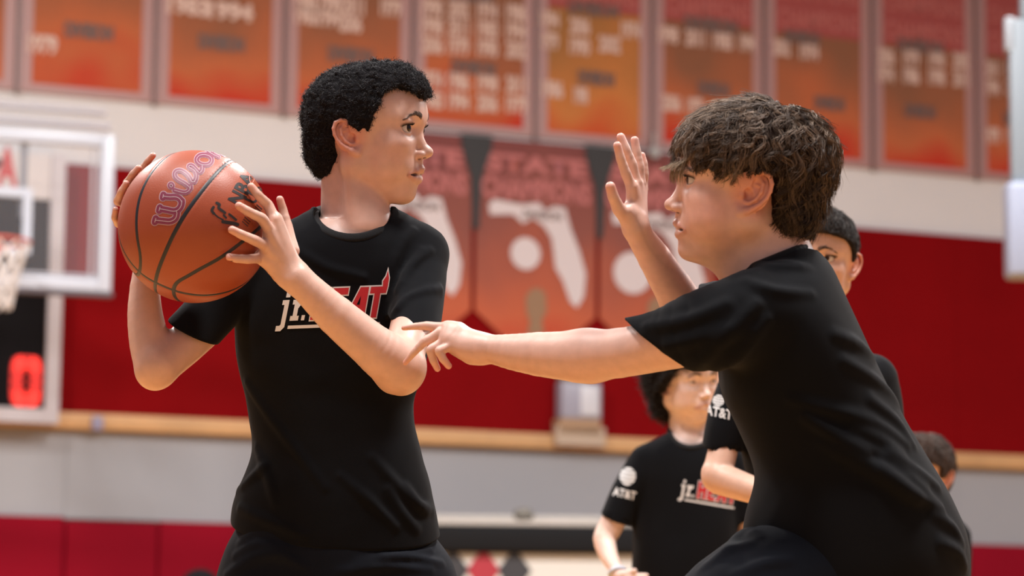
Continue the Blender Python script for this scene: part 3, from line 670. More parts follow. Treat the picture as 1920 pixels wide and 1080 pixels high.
def lashes(F, root, col=(.01, .007, .006), n=34):
    for y in (-1, 1):
        c = np.array((.0645, y * .0310, 0.0)); P = np.zeros((n, 4, 3))
        for i in range(n):
            a = (i / (n - 1) - .30) * 1.5; yaw = .34 + a * .95; h = .0046 * math.sqrt(max(0, 1 - (a * .98) ** 2)) - .0004
            d = unit((math.cos(yaw), y * math.sin(yaw), 0)); b = c + d * .0140 + np.array((0, 0, h))
            for j in range(4): P[i, j] = F(b + d * .0046 * (j / 3) + np.array((0, y * a * .001 * j, .0010 * j * j / 2 - .0003 * j)))
        strands_obj('eyelashes', root, P, np.tile(np.array([.0004, .0003, .0002, .00006]) * F.s, (n, 1)), np.tile(col, (n, 1)))
        m = 16; L = np.zeros((1, m, 3))
        for i in range(m):
            a = (i / (m - 1) - .28) * 1.42; yaw = .34 + a * 1.0; d = unit((math.cos(yaw), y * math.sin(yaw), 0)); h = .0048 * math.sqrt(max(0, 1 - (a * .99) ** 2)) - .0006
            L[0, i] = F(c + d * .01405 + np.array((0, 0, h)))
        strands_obj('lash_line', root, L, np.full((1, m), .00045 * F.s), np.array([col]), kind=False)
def chn(S, D0, pts, k=.006, op='u', n=None, fl=1.0):
    q = [(W(p[0], p[1], D0 - p[2]), p[3] * (D0 - p[2]) / FPX) for p in pts]
    if len(q) == 2: S.cap(q[0][0], q[1][0], q[0][1], q[1][1], k, op, n, fl); return q
    A = np.array([np.append(a, r) for a, r in q]); A = np.concatenate([[2 * A[0] - A[1]], A, [2 * A[-1] - A[-2]]]); out = []
    for i in range(1, len(A) - 2):
        p0, p1, p2, p3 = A[i - 1:i + 3]
        for t in np.linspace(0, 1, 4)[:-1]: out.append(.5 * (2 * p1 + (p2 - p0) * t + (2 * p0 - 5 * p1 + 4 * p2 - p3) * t * t + (3 * p1 - p0 - 3 * p2 + p3) * t ** 3))
    out.append(A[-2]); out = np.array(out); h = len(out)
    for s0 in range(0, h - 1, 9):                     # short runs keep the culling tight
        e = out[s0:s0 + 10]; S.add(f_chain(e[:, :3], np.maximum(e[:, 3], .002), n, fl), k if s0 == 0 else .002, op)
    return q
AX = np.stack([CR, CU, -CF])
def loft(S, D0, secs, k=.01, pw=2.0, dq=0.0):    # secs: (py, left, right, dz, half depth)
    A = np.array(secs, float); D = D0 - A[:, 3]; o = W(960, 540, D0)
    # perspective-correct: convert each section to metres at its own depth
    t = -(A[:, 0] - 540) / FPX * D; cu = ((A[:, 1] + A[:, 2]) / 2 - 960) / FPX * D
    a = (A[:, 2] - A[:, 1]) / 2 / FPX * D - dq; S.add(f_loft(o, AX, t, cu, A[:, 3], a, A[:, 4] - dq, pw), k)
def cutplane(S, p1, p2, p3, side, k=.002):        # keep the side where point `side` lies
    n = np.cross(p2 - p1, p3 - p1); n = unit(n)
    if (np.asarray(side) - p1) @ n > 0: n = -n
    S.add(f_plane(p1, n), k, 'i')
def ridge(S, pts, d0, r=.005, sink=.30, k=.014, op='u', d1=None):   # a fold of cloth lying along the surface
    A = np.array(pts, float); A = np.concatenate([[2 * A[0] - A[1]], A, [2 * A[-1] - A[-2]]]); P = []
    for i in range(1, len(A) - 2):
        p0, p1, p2, p3 = A[i - 1:i + 3]
        for t in np.linspace(0, 1, 4)[:-1]: P.append(.5 * (2 * p1 + (p2 - p0) * t + (2 * p0 - 5 * p1 + 4 * p2 - p3) * t * t + (3 * p1 - p0 - 3 * p2 + p3) * t ** 3))
    P.append(A[-2]); P = np.array(P); H = S.hit(P[:, 0], P[:, 1], d0); ok = np.abs(S.ev(H)) < .002; run = np.flatnonzero(~ok)
    if len(run):                          # keep the longest stretch that really lies on the cloth
        cuts = np.split(np.arange(len(H)), run); cuts = [c[ok[c]] for c in cuts]; best = max(cuts, key=len)
        if len(best) < 3: return
        H = H[best]
    G = S.grad(H); r = r * .75
    f = np.sin(np.linspace(.12, math.pi - .12, len(H))) ** .7; H = H - G * (r * (sink + 1.0 * (1 - f)))[:, None]
    S.add(f_chain(list(H), list(r * (.35 + .65 * f))), k, op)
def swell(S, cs, col, st=.5):
    for c, r, soft in cs: S.mask.append((c, r, soft, col, st))
M_black = mat('black_jersey', (.0040, .0045, .0060), rough=.9, sheen=.04, spec=.10, bump=.25, bscale=1500, noise=.12, nscale=9)
M_navy = mat('navy_shorts_cloth', (.0035, .0050, .0095), rough=.8, sheen=.03, spec=.12, bump=.2, bscale=1200, noise=.12, nscale=9)
M_collar = mat('black_collar_rib', (.0035, .0036, .0045), rough=.75, sheen=.08, spec=.25, bump=.3, bscale=700)
M_white_ink = mat('white_print_ink', (.72, .72, .72), rough=.6)
M_red_ink = mat('red_print_ink', (.50, .010, .018), rough=.6)
M_shoe = mat('shoe_upper', (.03, .03, .035), rough=.6)
M_sole = mat('shoe_sole', (.7, .7, .68), rough=.6)
SK1 = (.655, .410, .325); SK2 = (.68, .425, .345); SK3 = (.68, .42, .31); SK4 = (.78, .56, .47)

def print_shapes(name, root, S, polys, m, mp, off=.0007, lift=0, maxe=.012, d0=3.9):
    """polys: list of closed outlines in sheet units; mp maps (s,t)->(px,py); wraps the ink onto the cloth"""
    bm = bmesh.new()
    for outl in polys:
        vs = [bm.verts.new((x, y, 0)) for x, y in outl]
        es = [bm.edges.new((vs[i], vs[(i + 1) % len(vs)])) for i in range(len(vs))]
        bmesh.ops.triangle_fill(bm, use_beauty=True, edges=es)
    wrap(name, root, S, bm, m, mp, off, maxe, d0)
def wrap(name, root, S, bm, m, mp, off, maxe, d0):
    for _ in range(6):
        le = [e for e in bm.edges if e.calc_length() > maxe]
        if not le: break
        bmesh.ops.subdivide_edges(bm, edges=le, cuts=1, use_grid_fill=False)
        bmesh.ops.triangulate(bm, faces=bm.faces[:])
    me = bpy.data.meshes.new(name); bm.to_mesh(me); bm.free()
    co = np.zeros(len(me.vertices) * 3); me.vertices.foreach_get('co', co); co = co.reshape(-1, 3)
    px, py = mp(co[:, 0], co[:, 1]); P = S.hit(px, py, d0, off=off)
    me.vertices.foreach_set('co', P.astype(np.float32).ravel()); me.update()
    bad = np.abs(S.ev(P) - off) > .003
    if bad.any():
        b2 = bmesh.new(); b2.from_mesh(me); b2.verts.ensure_lookup_table(); bmesh.ops.delete(b2, geom=[b2.verts[i] for i in np.nonzero(bad)[0]], context='VERTS'); b2.to_mesh(me); b2.free()
    return link(name, me, m, root, True)
def stroke(bm, pts, w, z=0.0, closed=False, it=2):
    P = [np.array(p, float) for p in pts]
    for _ in range(it):
        Q = [] if closed else [P[0]]
        for i in range(len(P) if closed else len(P) - 1): a, b = P[i], P[(i + 1) % len(P)]; Q += [a * .75 + b * .25, a * .25 + b * .75]
        P = Q if closed else Q + [P[-1]]
    n = len(P); L = []; 
    for i in range(n):
        a = P[i - 1] if (i or closed) else P[0]; b = P[(i + 1) % n] if (i < n - 1 or closed) else P[-1]
        t = b - a; t = t / (np.linalg.norm(t) + 1e-9); nn = np.array((-t[1], t[0])); e = w * .5
        L.append((bm.verts.new((*(P[i] + nn * e), z)), bm.verts.new((*(P[i] - nn * e), z))))
    for i in range(n if closed else n - 1): j = (i + 1) % n; bm.faces.new((L[i][0], L[i][1], L[j][1], L[j][0]))
    if not closed:
        for k, sg in ((0, -1), (n - 1, 1)):
            t = (P[1] - P[0]) if k == 0 else (P[-1] - P[-2]); t = t / np.linalg.norm(t) * sg; a = math.atan2(t[1], t[0])
            v = [bm.verts.new((P[k][0] + w * .5 * math.cos(a + q), P[k][1] + w * .5 * math.sin(a + q), z)) for q in np.linspace(-1.57, 1.57, 7)]
            bm.faces.new(v)
def text_bm(s, bold=0.0, shear=0.0, size=1.0, spacing=1.0):
    cu = bpy.data.curves.new('t', 'FONT'); cu.body = s; cu.offset = bold; cu.shear = shear; cu.size = size; cu.space_character = spacing; cu.resolution_u = 3
    o = bpy.data.objects.new('t', cu); C.collection.objects.link(o)
    bpy.context.view_layer.update()
    me = bpy.data.meshes.new_from_object(o.evaluated_get(bpy.context.evaluated_depsgraph_get()))
    bm = bmesh.new(); bm.from_mesh(me); bmesh.ops.triangulate(bm, faces=bm.faces[:])
    bpy.data.objects.remove(o); bpy.data.curves.remove(cu); bpy.data.meshes.remove(me); return bm
def print_text(name, root, S, s, m, mp, bold=0, shear=0, off=.0007, maxe=.15, d0=3.9, spacing=1.0):
    return wrap(name, root, S, text_bm(s, bold, shear, 1.0, spacing), m, mp, off, maxe, d0)
def affine(o, ex, ey):                    # pixel origin, pixel vector of sheet x, of sheet y
    return lambda x, y: (o[0] + ex[0] * x + ey[0] * y, o[1] + ex[1] * x + ey[1] * y)

# jr.HEAT chest mark: outlines in sheet units (x right, y up), 10 units wide
def heat_letters(g=0.0):
    def slab(pts): return [(x + y * .16, y) for x, y in pts]
    H = slab([(0, 0), (.62, 0), (.62, .95), (1.1, .95), (1.1, 0), (1.72, 0), (1.72, 2.3), (1.1, 2.3), (1.1, 1.5), (.62, 1.5), (.62, 2.3), (0, 2.3)])
    E = slab([(2.0, 0), (3.5, 0), (3.5, .5), (2.6, .5), (2.6, .92), (3.3, .92), (3.3, 1.4), (2.6, 1.4), (2.6, 1.8), (3.6, 1.8), (3.6, 2.3), (2.0, 2.3)])
    A = slab([(3.7, 0), (4.35, 0), (4.55, .55), (5.05, .55), (5.05, 0), (5.75, 0), (5.75, 2.3), (4.85, 2.3)])
    T = slab([(6.45, 0), (7.05, 0), (7.05, 1.8), (7.65, 1.8), (7.72, 2.3), (7.70, 2.9), (7.45, 3.5), (7.38, 3.05), (7.12, 2.7), (7.2, 2.3), (5.95, 2.3), (5.95, 1.8), (6.45, 1.8)])
    return [H, E, A, T]
def grow(pl, d):
    P = np.array(pl); n = len(P); out = []
    area = sum(P[i][0] * P[(i + 1) % n][1] - P[(i + 1) % n][0] * P[i][1] for i in range(n))
    sg = 1 if area > 0 else -1
    for i in range(n):
        a = P[i] - P[i - 1]; b = P[(i + 1) % n] - P[i]; a /= np.linalg.norm(a); b /= np.linalg.norm(b)
        na = np.array((a[1], -a[0])) * sg; nb = np.array((b[1], -b[0])) * sg; m = na + nb; m /= np.linalg.norm(m) + 1e-9
        out.append(tuple(P[i] + m * d / max(.45, m @ na)))
    return out
def chest_mark(root, S, o, ex, ey, d0):
    mp = affine(o, ex, ey); L = heat_letters()
    sh = lambda pts: [(x + y * .2, y) for x, y in pts]
    sf = lambda P, d: [(x + d, y) for x, y in P]
    j = sf(sh([(-2.75, -.75), (-2.2, -.75), (-1.85, -.45), (-1.85, 1.55), (-2.55, 1.55), (-2.55, 1.2), (-2.3, 1.2), (-2.3, -.25), (-2.42, -.35), (-2.75, -.35)]), -.75)
    jd = sf(sh([(-2.3, 1.75), (-1.85, 1.75), (-1.85, 2.15), (-2.3, 2.15)]), -.75)
    r = sf(sh([(-1.65, 0), (-.75, 0), (-.75, .35), (-.97, .35), (-.97, .9), (-.75, 1.15), (-.45, 1.15), (-.45, 1.6), (-.8, 1.6), (-1.0, 1.4), (-1.0, 1.55), (-1.65, 1.55), (-1.65, 1.2), (-1.42, 1.2), (-1.42, .35), (-1.65, .35)]), -.53)
    dt = sf(sh([(-.55, 0), (-.2, 0), (-.2, .38), (-.55, .38)]), -.42)
    bar = [(-2.35, -.60), (7.45, -.60), (7.5, -.36), (-2.3, -.36)]
    print_shapes('white_lettering', root, S, [j, jd, r, dt, bar], M_white_ink, mp, .0006, maxe=.5, d0=d0)
    print_shapes('letter_outline', root, S, [grow(l, .11) for l in L], M_white_ink, mp, .0006, maxe=.5, d0=d0)
    print_shapes('red_lettering', root, S, L, M_red_ink, mp, .0011, maxe=.5, d0=d0)
    tri = [(4.72 + .16, 1.0), (5.05 + .16, 1.0), (5.05 + .25, 1.65)]
    print_shapes('letter_counter', root, S, [tri], M_black, mp, .0016, maxe=.5, d0=d0)

def legs(B, SH, T, root, D0, hip, knee, ank, rs, hem=.72, floor=0.0):
    """bare lower leg into the body, shoe as children; hip/knee/ankle in world points"""
    B.cap(hip, knee, rs[0], rs[1], .01); mid = knee * .55 + ank * .45
    B.cap(knee, mid, rs[1], rs[1] * .92, .01); B.cap(mid, ank, rs[1] * .92, rs[2], .01)
def shoe(root, ank, fwd, s=1.0):
    fwd = unit((fwd[0], fwd[1], 0)); up = np.array((0, 0, 1.0)); F = Frame((ank[0], ank[1], 0), fwd, up, s)
    S = SDF(); S.cap(F(-.03, 0, .045), F(.14, 0, .035), .036 * s, .030 * s, .01); S.cap(F(-.02, 0, .08), F(.01, 0, .05), .036 * s, .038 * s, .02)
    S.add(f_ell(F(.10, 0, .03), F.M, np.array((.085, .045, .035)) * s), .02)
    S.add(f_plane(F(0, 0, .012), -F.u), .003, 'i')
    V, Q = S.mesh(.007); so = link('shoe', arr_mesh('shoe', V, Q), M_shoe, root, True)
    S = SDF(); S.cap(F(-.03, 0, .0), F(.13, 0, .0), .042 * s, .046 * s, .01); S.add(f_plane(F(0, 0, .022), F.u), .003, 'i'); S.add(f_plane(F(0, 0, .0012), -F.u), .003, 'i')
    V, Q = S.mesh(.006); link('sole', arr_mesh('sole', V, Q), M_sole, so, True)

def collar_sdf(S0, cx, cy, rx, ry, rb, back, d0, w=4.0, r=.0034):
    CO = SDF(); k = 0
    for dx in (-w, 0, w):
        a = np.linspace(0, 2 * math.pi, 49)[:-1]; sn = np.sin(a)
        px = cx + (rx + dx) * np.cos(a); py = cy + (ry + dx * 1.1) * np.maximum(sn, 0) + rb * np.minimum(sn, 0)
        hd_ = (S0.hit(px, py, d0) - CAM) @ CF; wt = np.clip((sn - .0) / .35, 0, 1); bk = np.array([back(q) for q in sn])
        dp = np.where(np.abs(hd_ - bk) > .07, bk, hd_ * wt + bk * (1 - wt))
        for _ in range(10): dp = (np.roll(dp, 1) + dp * 2 + np.roll(dp, -1)) / 4
        ring = [W(px[i], py[i], dp[i] + .0006) for i in range(len(a))]
        CO.add(f_chain(ring + ring[:1], [r] * (len(a) + 1)), .004)
    return CO

# ================================================================== the ball
D1 = 4.30
BC = W(365, 425, D1); BR = 0.1155
def on_ball(px, py, off):                # world point in front of/around the ball at surface + off
    v = W(px, py, D1) - BC; a = v - (-CF) * (v @ -CF); q = (BR + off) ** 2 - a @ a
    return math.sqrt(q) if q > 0 else 0.0
def make_ball():
    m, t, p = nt('basketball_leather')
    p.inputs['Base Color'].default_value = (.50, .105, .030, 1); p.inputs['Roughness'].default_value = .46
    p.inputs['Specular IOR Level'].default_value = .5
    tc = t.nodes.new('ShaderNodeTexCoord'); v = t.nodes.new('ShaderNodeTexVoronoi'); v.inputs['Scale'].default_value = 620
    t.links.new(tc.outputs['Object'], v.inputs['Vector']); b = t.nodes.new('ShaderNodeBump'); b.invert = True
    b.inputs['Strength'].default_value = .22; b.inputs['Distance'].default_value = .0005
    t.links.new(v.outputs['Distance'], b.inputs['Height']); t.links.new(b.outputs[0], p.inputs['Normal'])
    n = t.nodes.new('ShaderNodeTexNoise'); n.inputs['Scale'].default_value = 14; n.inputs['Detail'].default_value = 5; t.links.new(tc.outputs['Object'], n.inputs['Vector'])
    mx = t.nodes.new('ShaderNodeMix'); mx.data_type = 'RGBA'; mx.inputs[6].default_value = (.29, .047, .014, 1); mx.inputs[7].default_value = (.36, .070, .021, 1)
    t.links.new(n.outputs[0], mx.inputs[0]); t.links.new(mx.outputs[2], p.inputs['Base Color'])
    root = thing('basketball', BC, 'orange pebbled basketball held up at head height between the hands of the curly-haired boy', 'basketball')
    Mseam = mat('seam_rubber', (.012, .012, .016), rough=.45)
    pxl = lambda L: [(180 + x / 2.7, 240 + y / 2.7) for x, y in L]
    seams = [pxl([(480, 93), (430, 112), (340, 185), (285, 275), (252, 370), (241, 470), (248, 580), (260, 650), (252, 715), (228, 748), (205, 740)]),
             pxl([(722, 135), (700, 158), (640, 235), (560, 350), (495, 445), (440, 540), (390, 640), (350, 720), (322, 790), (312, 842)]),
             pxl([(868, 290), (880, 350), (885, 430), (850, 500), (790, 560), (740, 602), (660, 662), (570, 710), (500, 750), (440, 780), (415, 815), (412, 855), (430, 888)]),
             pxl([(113, 455), (125, 540), (158, 630), (205, 695), (250, 740), (300, 772), (360, 800), (420, 825), (490, 842), (560, 849), (640, 840), (720, 812), (790, 770), (850, 720), (885, 660)])]
    paths = []
    for s in seams:
        P = []
        for x, y in s:
            v0 = W(x, y, D1) - BC; a = v0 - (-CF) * (v0 @ -CF); q = BR ** 2 - a @ a
            P.append(unit(a + (-CF) * (math.sqrt(q) if q > 0 else 0)))
        P = np.array(P)
        for _ in range(3):              # Chaikin smoothing on the sphere
            Pn = [P[0]]
            for i in range(len(P) - 1): Pn += [unit(P[i] * .75 + P[i + 1] * .25), unit(P[i] * .25 + P[i + 1] * .75)]
            P = np.array(Pn + [P[-1]])
        paths.append(P)
    # far side: carry each seam on around the back
    back = [(paths[0][0], unit(CF * 1.0 + CU * .2), paths[1][0]), (paths[3][0], unit(CF + CU * .15), paths[3][-1]), (paths[1][-1], unit(CF - CU * .6), paths[2][0]), (paths[0][-1], unit(CF - CR * .6), paths[2][-1])]
    for a, c, b in back:
        P = [unit((1 - t) ** 2 * a + 2 * t * (1 - t) * c * 2.2 + t * t * b) for t in np.linspace(0, 1, 60)]; paths.append(np.array(P))
    # body of the ball with the channels pressed in
    nu, nv = 360, 180
    th = (np.arange(nv + 1)) * math.pi / nv; ph = np.arange(nu) * 2 * math.pi / nu
    N = np.stack([np.sin(th)[:, None] * np.cos(ph), np.sin(th)[:, None] * np.sin(ph), np.cos(th)[:, None] + 0 * ph], -1).reshape(-1, 3)
    allp = np.concatenate(paths); dmin = np.full(len(N), 9.0)
    for s0 in range(0, len(allp), 200): dmin = np.minimum(dmin, np.sqrt(np.maximum(2 - 2 * (N @ allp[s0:s0 + 200].T).max(1), 0)))
    rr = BR - .0011 * np.clip(1 - dmin / .046, 0, 1) ** .6
    idx = np.arange((nv + 1) * nu).reshape(nv + 1, nu); Q = np.stack([idx[:-1], np.roll(idx[:-1], -1, 1), np.roll(idx[1:], -1, 1), idx[1:]], -1).reshape(-1, 4)[:, ::-1]
    link('cover', arr_mesh('cover', BC + N * rr[:, None], Q), m, root, True)
    for P in paths:
        T = np.gradient(P, axis=0); T /= np.linalg.norm(T, axis=1, keepdims=True); Sd = np.cross(P, T); hw = .0040
        prof = [(-1.0, -.0012), (-.6, -.0003), (.6, -.0003), (1.0, -.0012)]
        V = np.stack([BC + P * (BR + h) + Sd * hw * u for u, h in prof], 1); k = len(P); ix = np.arange(k * 4).reshape(k, 4)
        q = np.stack([ix[:-1, :-1], ix[:-1, 1:], ix[1:, 1:], ix[1:, :-1]], -1).reshape(-1, 4)
        link('seam', arr_mesh('seam', V.reshape(-1, 3), q), Mseam, root, True)
    SB = SDF(); SB.add((lambda P: np.linalg.norm(P - BC.astype(np.float32), axis=-1) - np.float32(BR), BC, BR))
    Mw = mat('ball_mark_pale', (.50, .34, .38), rough=.45); Mm = mat('ball_mark_maroon', (.21, .028, .065), rough=.45); Mk = mat('ball_mark_black', (.018, .013, .012), rough=.5)
    # script wordmark: each letter set along a curved baseline
    def letter(ch, x, y, ang, size, m_, off, bold, name, sx=1.0, sh=.25):
        a = math.radians(ang); ex = np.array((math.cos(a), math.sin(a))) * size * sx; ey = np.array((math.sin(a), -math.cos(a))) * size
        print_text(name, root, SB, ch, m_, affine((x, y), ex, ey), bold=bold, shear=sh, off=off, maxe=.2, d0=4.0)
    Z = lambda x, y: (270 + x / 6.75, 270 + y / 6.75)
    Zm = lambda x, y: (270 + x / 6.75, 270 + y / 6.75)
    glyph = {'W': [([(150, 965), (250, 975), (330, 985), (400, 950), (420, 880), (410, 850)], 0), ([(200, 820), (290, 835), (370, 855), (430, 840), (470, 790), (480, 720)], 0), ([(245, 660), (330, 672), (400, 665), (455, 690), (480, 740)], 0), ([(136, 990), (150, 940)], 0), ([(190, 845), (202, 800)], 0), ([(238, 680), (246, 640)], 0)],
             'i': [([(345, 500), (365, 530), (340, 550), (322, 520)], 1), ([(385, 585), (450, 605), (520, 620), (575, 590), (590, 530)], 0)],
             'l': [([(590, 560), (520, 500), (430, 455), (385, 405), (395, 345), (460, 330), (530, 370), (575, 420), (600, 480), (640, 480), (660, 430)], 0)],
             's': [([(640, 480), (670, 400), (640, 330), (590, 310), (560, 280), (600, 265), (650, 310), (700, 370), (740, 330), (735, 270)], 0)],
             'o': [([(700, 140), (660, 190), (680, 240), (750, 270), (830, 260), (865, 205), (840, 155), (770, 130)], 1)],
             'n': [([(800, 85), (870, 130), (945, 165)], 0), ([(860, 100), (930, 80), (960, 110), (1020, 135)], 0)]}
    for w_, mm, of in ((98, Mw, .0003), (80, Mm, .0006), (9, Mw, .0009)):
        for ch in glyph:
            bmx = bmesh.new()
            for L, cl in glyph[ch]: stroke(bmx, L, w_ * (1.0 if ch == 'W' else .72 if ch in 'ilso' else .6), closed=bool(cl))
            wrap({98: 'letter_outline', 80: 'letter', 9: 'letter_highlight'}[w_], root, SB, bmx, mm, Zm, of, 25, 4.0)
    p = Z(1225, 800); letter('NBA', p[0], p[1], -62, 40, Mk, .0004, .035, 'league_lettering', .78, 0)
    p = Z(1400, 770); letter('UB', p[0], p[1], -64, 30, Mk, .0004, .03, 'league_lettering', .9, 0)
    bmx = bmesh.new()
    for L, w_ in (([(880, 800), (852, 840), (885, 880)], 34), ([(920, 745), (965, 765), (935, 805), (985, 840), (1025, 870)], 34), ([(885, 880), (940, 930), (1000, 960)], 20), ([(1000, 985), (1070, 995), (1140, 1005), (1185, 1020)], 44), ([(1080, 890), (1120, 920), (1165, 960)], 30), ([(1010, 900), (1040, 935)], 24)): stroke(bmx, L, w_)
    wrap('badge', root, SB, bmx, Mk, Zm, .0004, 25, 4.0)
    for i, (x, y) in enumerate(((1290, 1040), (1360, 960), (1440, 880))):
        p = Z(x, y); letter('|||', p[0], p[1], -62, 15, Mk, .0004, .01, 'small_print', 1.2, .2)
    # pale ring printed near the top
    ring = [(470 + 0, 298 + 0)]
    o1 = Z(1370, 400)
    th = np.linspace(0, 2 * math.pi, 25)[:-1]
    bmr = bmesh.new(); A = [bmr.verts.new((math.cos(a) * 1.0, math.sin(a) * 1.0, 0)) for a in th]; Bv = [bmr.verts.new((math.cos(a) * .72, math.sin(a) * .86, 0)) for a in th]
    for i in range(24): bmr.faces.new((A[i], A[(i + 1) % 24], Bv[(i + 1) % 24], Bv[i]))
    wrap('ring_mark', root, SB, bmr, mat('ball_mark_rose', (.60, .24, .18), rough=.45), affine(o1, (5.5, 2.0), (2, -15)), .0004, .3, 4.0)
    adopt(root)
make_ball()

# ================================================================== boy with the ball
def surf_only(B, V, Q, d=-.004, mn=60):   # drop what lies buried inside the body, and crumbs
    if B is not None: Q = Q[B.ev(V[Q].mean(1)) > d]
    u, inv = np.unique(Q, return_inverse=True); V = V[u]; Q = inv.reshape(Q.shape)
    lab = np.arange(len(V))
    for _ in range(200):
        m = lab[Q].min(1); n = lab.copy(); np.minimum.at(n, Q.ravel(), np.repeat(m, 4)); n = n[n]
        if (n == lab).all(): break
        lab = n
    c = np.bincount(lab, minlength=len(V)); Q = Q[c[lab[Q[:, 0]]] > mn]; u, inv = np.unique(Q, return_inverse=True); return V[u], inv.reshape(Q.shape)
def curls(S, F, root, n, col, seed, L=.02, cr=.0022, r0=.00042, reg=None, turns=1.6, name='curls', vmesh=None):
    r = np.random.RandomState(seed); V = vmesh[r.randint(0, len(vmesh), n)]; N = S.grad(V)
    t1 = np.cross(N, r.randn(n, 3)); t1 /= np.linalg.norm(t1, axis=1, keepdims=True); t2 = np.cross(N, t1)
    m = 8; tt = np.linspace(0, 1, m); ph = r.rand(n) * 6.28; tr = turns * (0.7 + .6 * r.rand(n)); Ls = L * (.5 + r.rand(n)); dr = (r.randn(n, 3) * .5 + N * .55); dr /= np.linalg.norm(dr, axis=1, keepdims=True)
    P = V[:, None] - N[:, None] * .004 + dr[:, None] * (Ls[:, None] * tt)[..., None] * .55
    rad = cr * (.6 + .8 * r.rand(n)); a = ph[:, None] + tt * tr[:, None] * 6.28
    P = P + (t1[:, None] * np.cos(a)[..., None] + t2[:, None] * np.sin(a)[..., None]) * (rad[:, None] * np.minimum(tt * 4, 1))[..., None]
    R = np.tile(r0 * np.array([1, 1, 1, 1, 1, .9, .6, .25]), (n, 1))
    strands_obj(name, root, P, R, np.array(col) * (.5 + 1.0 * r.rand(n, 1) ** 2))
def boy1():
    D = D1
    root = thing('person', W(640, 2022, 4.5) * [1, 1, 0], 'boy with short curly black hair and black T-shirt, holding the basketball in both hands', 'person')
    Hd = 4.50; F = Frame(W(691, 243, Hd), dirc(math.sin(math.radians(73)), .0, math.cos(math.radians(73))), dirc(-.02, 1, 0), 1.062)
    B = SDF(); head_sdf(B, F, dict(mouth=.0022))
    # neck and trunk
    nk = W(662, 425, Hd + .01)
    B.cap(F(-.028, .0, -.035), nk, .046, .052, .006); B.cap(F(-.016, -.010, -.055), W(688, 428, Hd - .03), .036, .042, .008)
    B.cap(F(-.012, -.045, -.050), W(668, 437, Hd - .055), .014, .011, .012)     # neck tendon
    B.cap(F(-.004, .01, -.09), W(690, 428, Hd - .03), .020, .03, .012)
    T1 = [(412, 575, 765, -.2, .062), (430, 528, 800, -.2, .075), (460, 480, 815, -.2, .088), (520, 452, 808, -.2, .098), (600, 438, 800, -.2, .100), (690, 446, 800, -.2, .096),
          (735, 460, 777, -.2, .094), (777, 466, 774, -.2, .094), (837, 476, 785, -.2, .096), (870, 470, 795, -.2, .100), (901, 452, 804, -.2, .104), (944, 436, 812, -.2, .108), (985, 432, 822, -.2, .110), (1060, 430, 832, -.2, .112)]
    loft(B, D, T1[:-3], .01, dq=.012)
    loft(B, D, [(930, 480, 790, -.2, .09), (1060, 470, 800, -.2, .095), (1110, 490, 790, -.2, .085)], .01)
    # left arm (front) and hand on the ball
    chn(B, D, [(783, 482, -.20, 44), (774, 590, -.11, 38), (752, 683, -.015, 41)], .012)
    chn(B, D, [(752, 690, -.012, 48), (722, 668, .0, 47), (690, 643, .012, 42), (630, 592, .03, 37), (585, 549, .042, 31), (556, 521, .045, 29)], .01)
    chn(B, D, [(752, 706, -.035, 33), (740, 700, -.03, 36)], .02)
    S_ = lambda *p: p
    zt = lambda px, py, r=9.5: on_ball(px, py, r / FPX * D * .92)
    # palm
    zi, zm, zr, zp = .052, .060, .058, .048
    mcp = [(516, 412, zi, 15), (507, 437, zm, 15), (499, 461, zr, 14.5), (488, 482, zp, 13.5)]
    pn = unit(np.cross(W(516, 412, D - zi) - W(488, 482, D - zp), W(500, 448, D - zm) - W(556, 521, D - .045)))
    for (x, y, z, r) in mcp: chn(B, D, [(x, y, z, r), (549, 512, .044, 21)], .010, n=pn, fl=1.25)
    for (x, y, z, r) in mcp: chn(B, D, [(x, y, z + .0075, 5.0), ((x + 549) / 2, (y + 512) / 2, z / 2 + .0285 + .002, 4.0), (549 - 3, 510, .0565, 3.0)], .008)
    chn(B, D, [(505, 480, .046, 15), (530, 510, .042, 22), (556, 524, .044, 26)], .01)
    def finger(pts, rs, D=D, k=.0022):
        e_, f_ = [pts[0]], [rs[0]]
        for i in range(1, len(pts)): e_ += [tuple((np.array(pts[i - 1]) + np.array(pts[i])) / 2), pts[i]]; f_ += [(rs[i - 1] + rs[i]) / 2 * (.95 if i > 1 else 1.0), rs[i] * (1.03 if i < len(pts) - 1 else 1)]
        P0, pts, rs = pts, e_, f_
        chn(B, D, [(x, y, z, r) for (x, y, z), r in zip(pts, rs)], k)
        pts = P0; e = W(pts[0][0], pts[0][1], D - pts[0][2]); B.mask.append((e, .010, .006, (.72, .27, .20), .45))
        for j in (1, 2): B.mask.append((W(pts[j][0], pts[j][1], D - pts[j][2]), .008, .005, (.62, .28, .19), .3))
    g_ = lambda x, y, e=0: (x, y, zt(x, y) + e)
    finger([g_(471, 350), g_(484, 366, .003), g_(502, 384, .008), (516, 412, zi)], [7.6, 8.6, 9.9, 12.0])
    finger([g_(448, 386), g_(464, 396, .003), g_(491, 410, .009), (508, 436, zm)], [7.8, 8.8, 10.2, 12.2])
    finger([g_(435, 431), g_(453, 440, .003), g_(476, 450, .008), (500, 461, zr)], [7.8, 8.7, 9.8, 11.8])
    finger([g_(429, 482), g_(445, 485, .003), g_(464, 486, .006), (490, 484, zp)], [7.2, 7.9, 8.8, 10.6])
    finger([(525, 374, .012), (531, 395, .010), (538, 424, .015), (547, 470, .03)], [7.2, 8.2, 10.5, 15])
    B.mask.append((W(524, 366, D - .024), .0055, .002, (.80, .50, .44), .7))
    # right arm, mostly behind the ball
    chn(B, D, [(470, 512, -.21, 46), (372, 622, -.12, 39), (298, 684, -.06, 40)], .012)
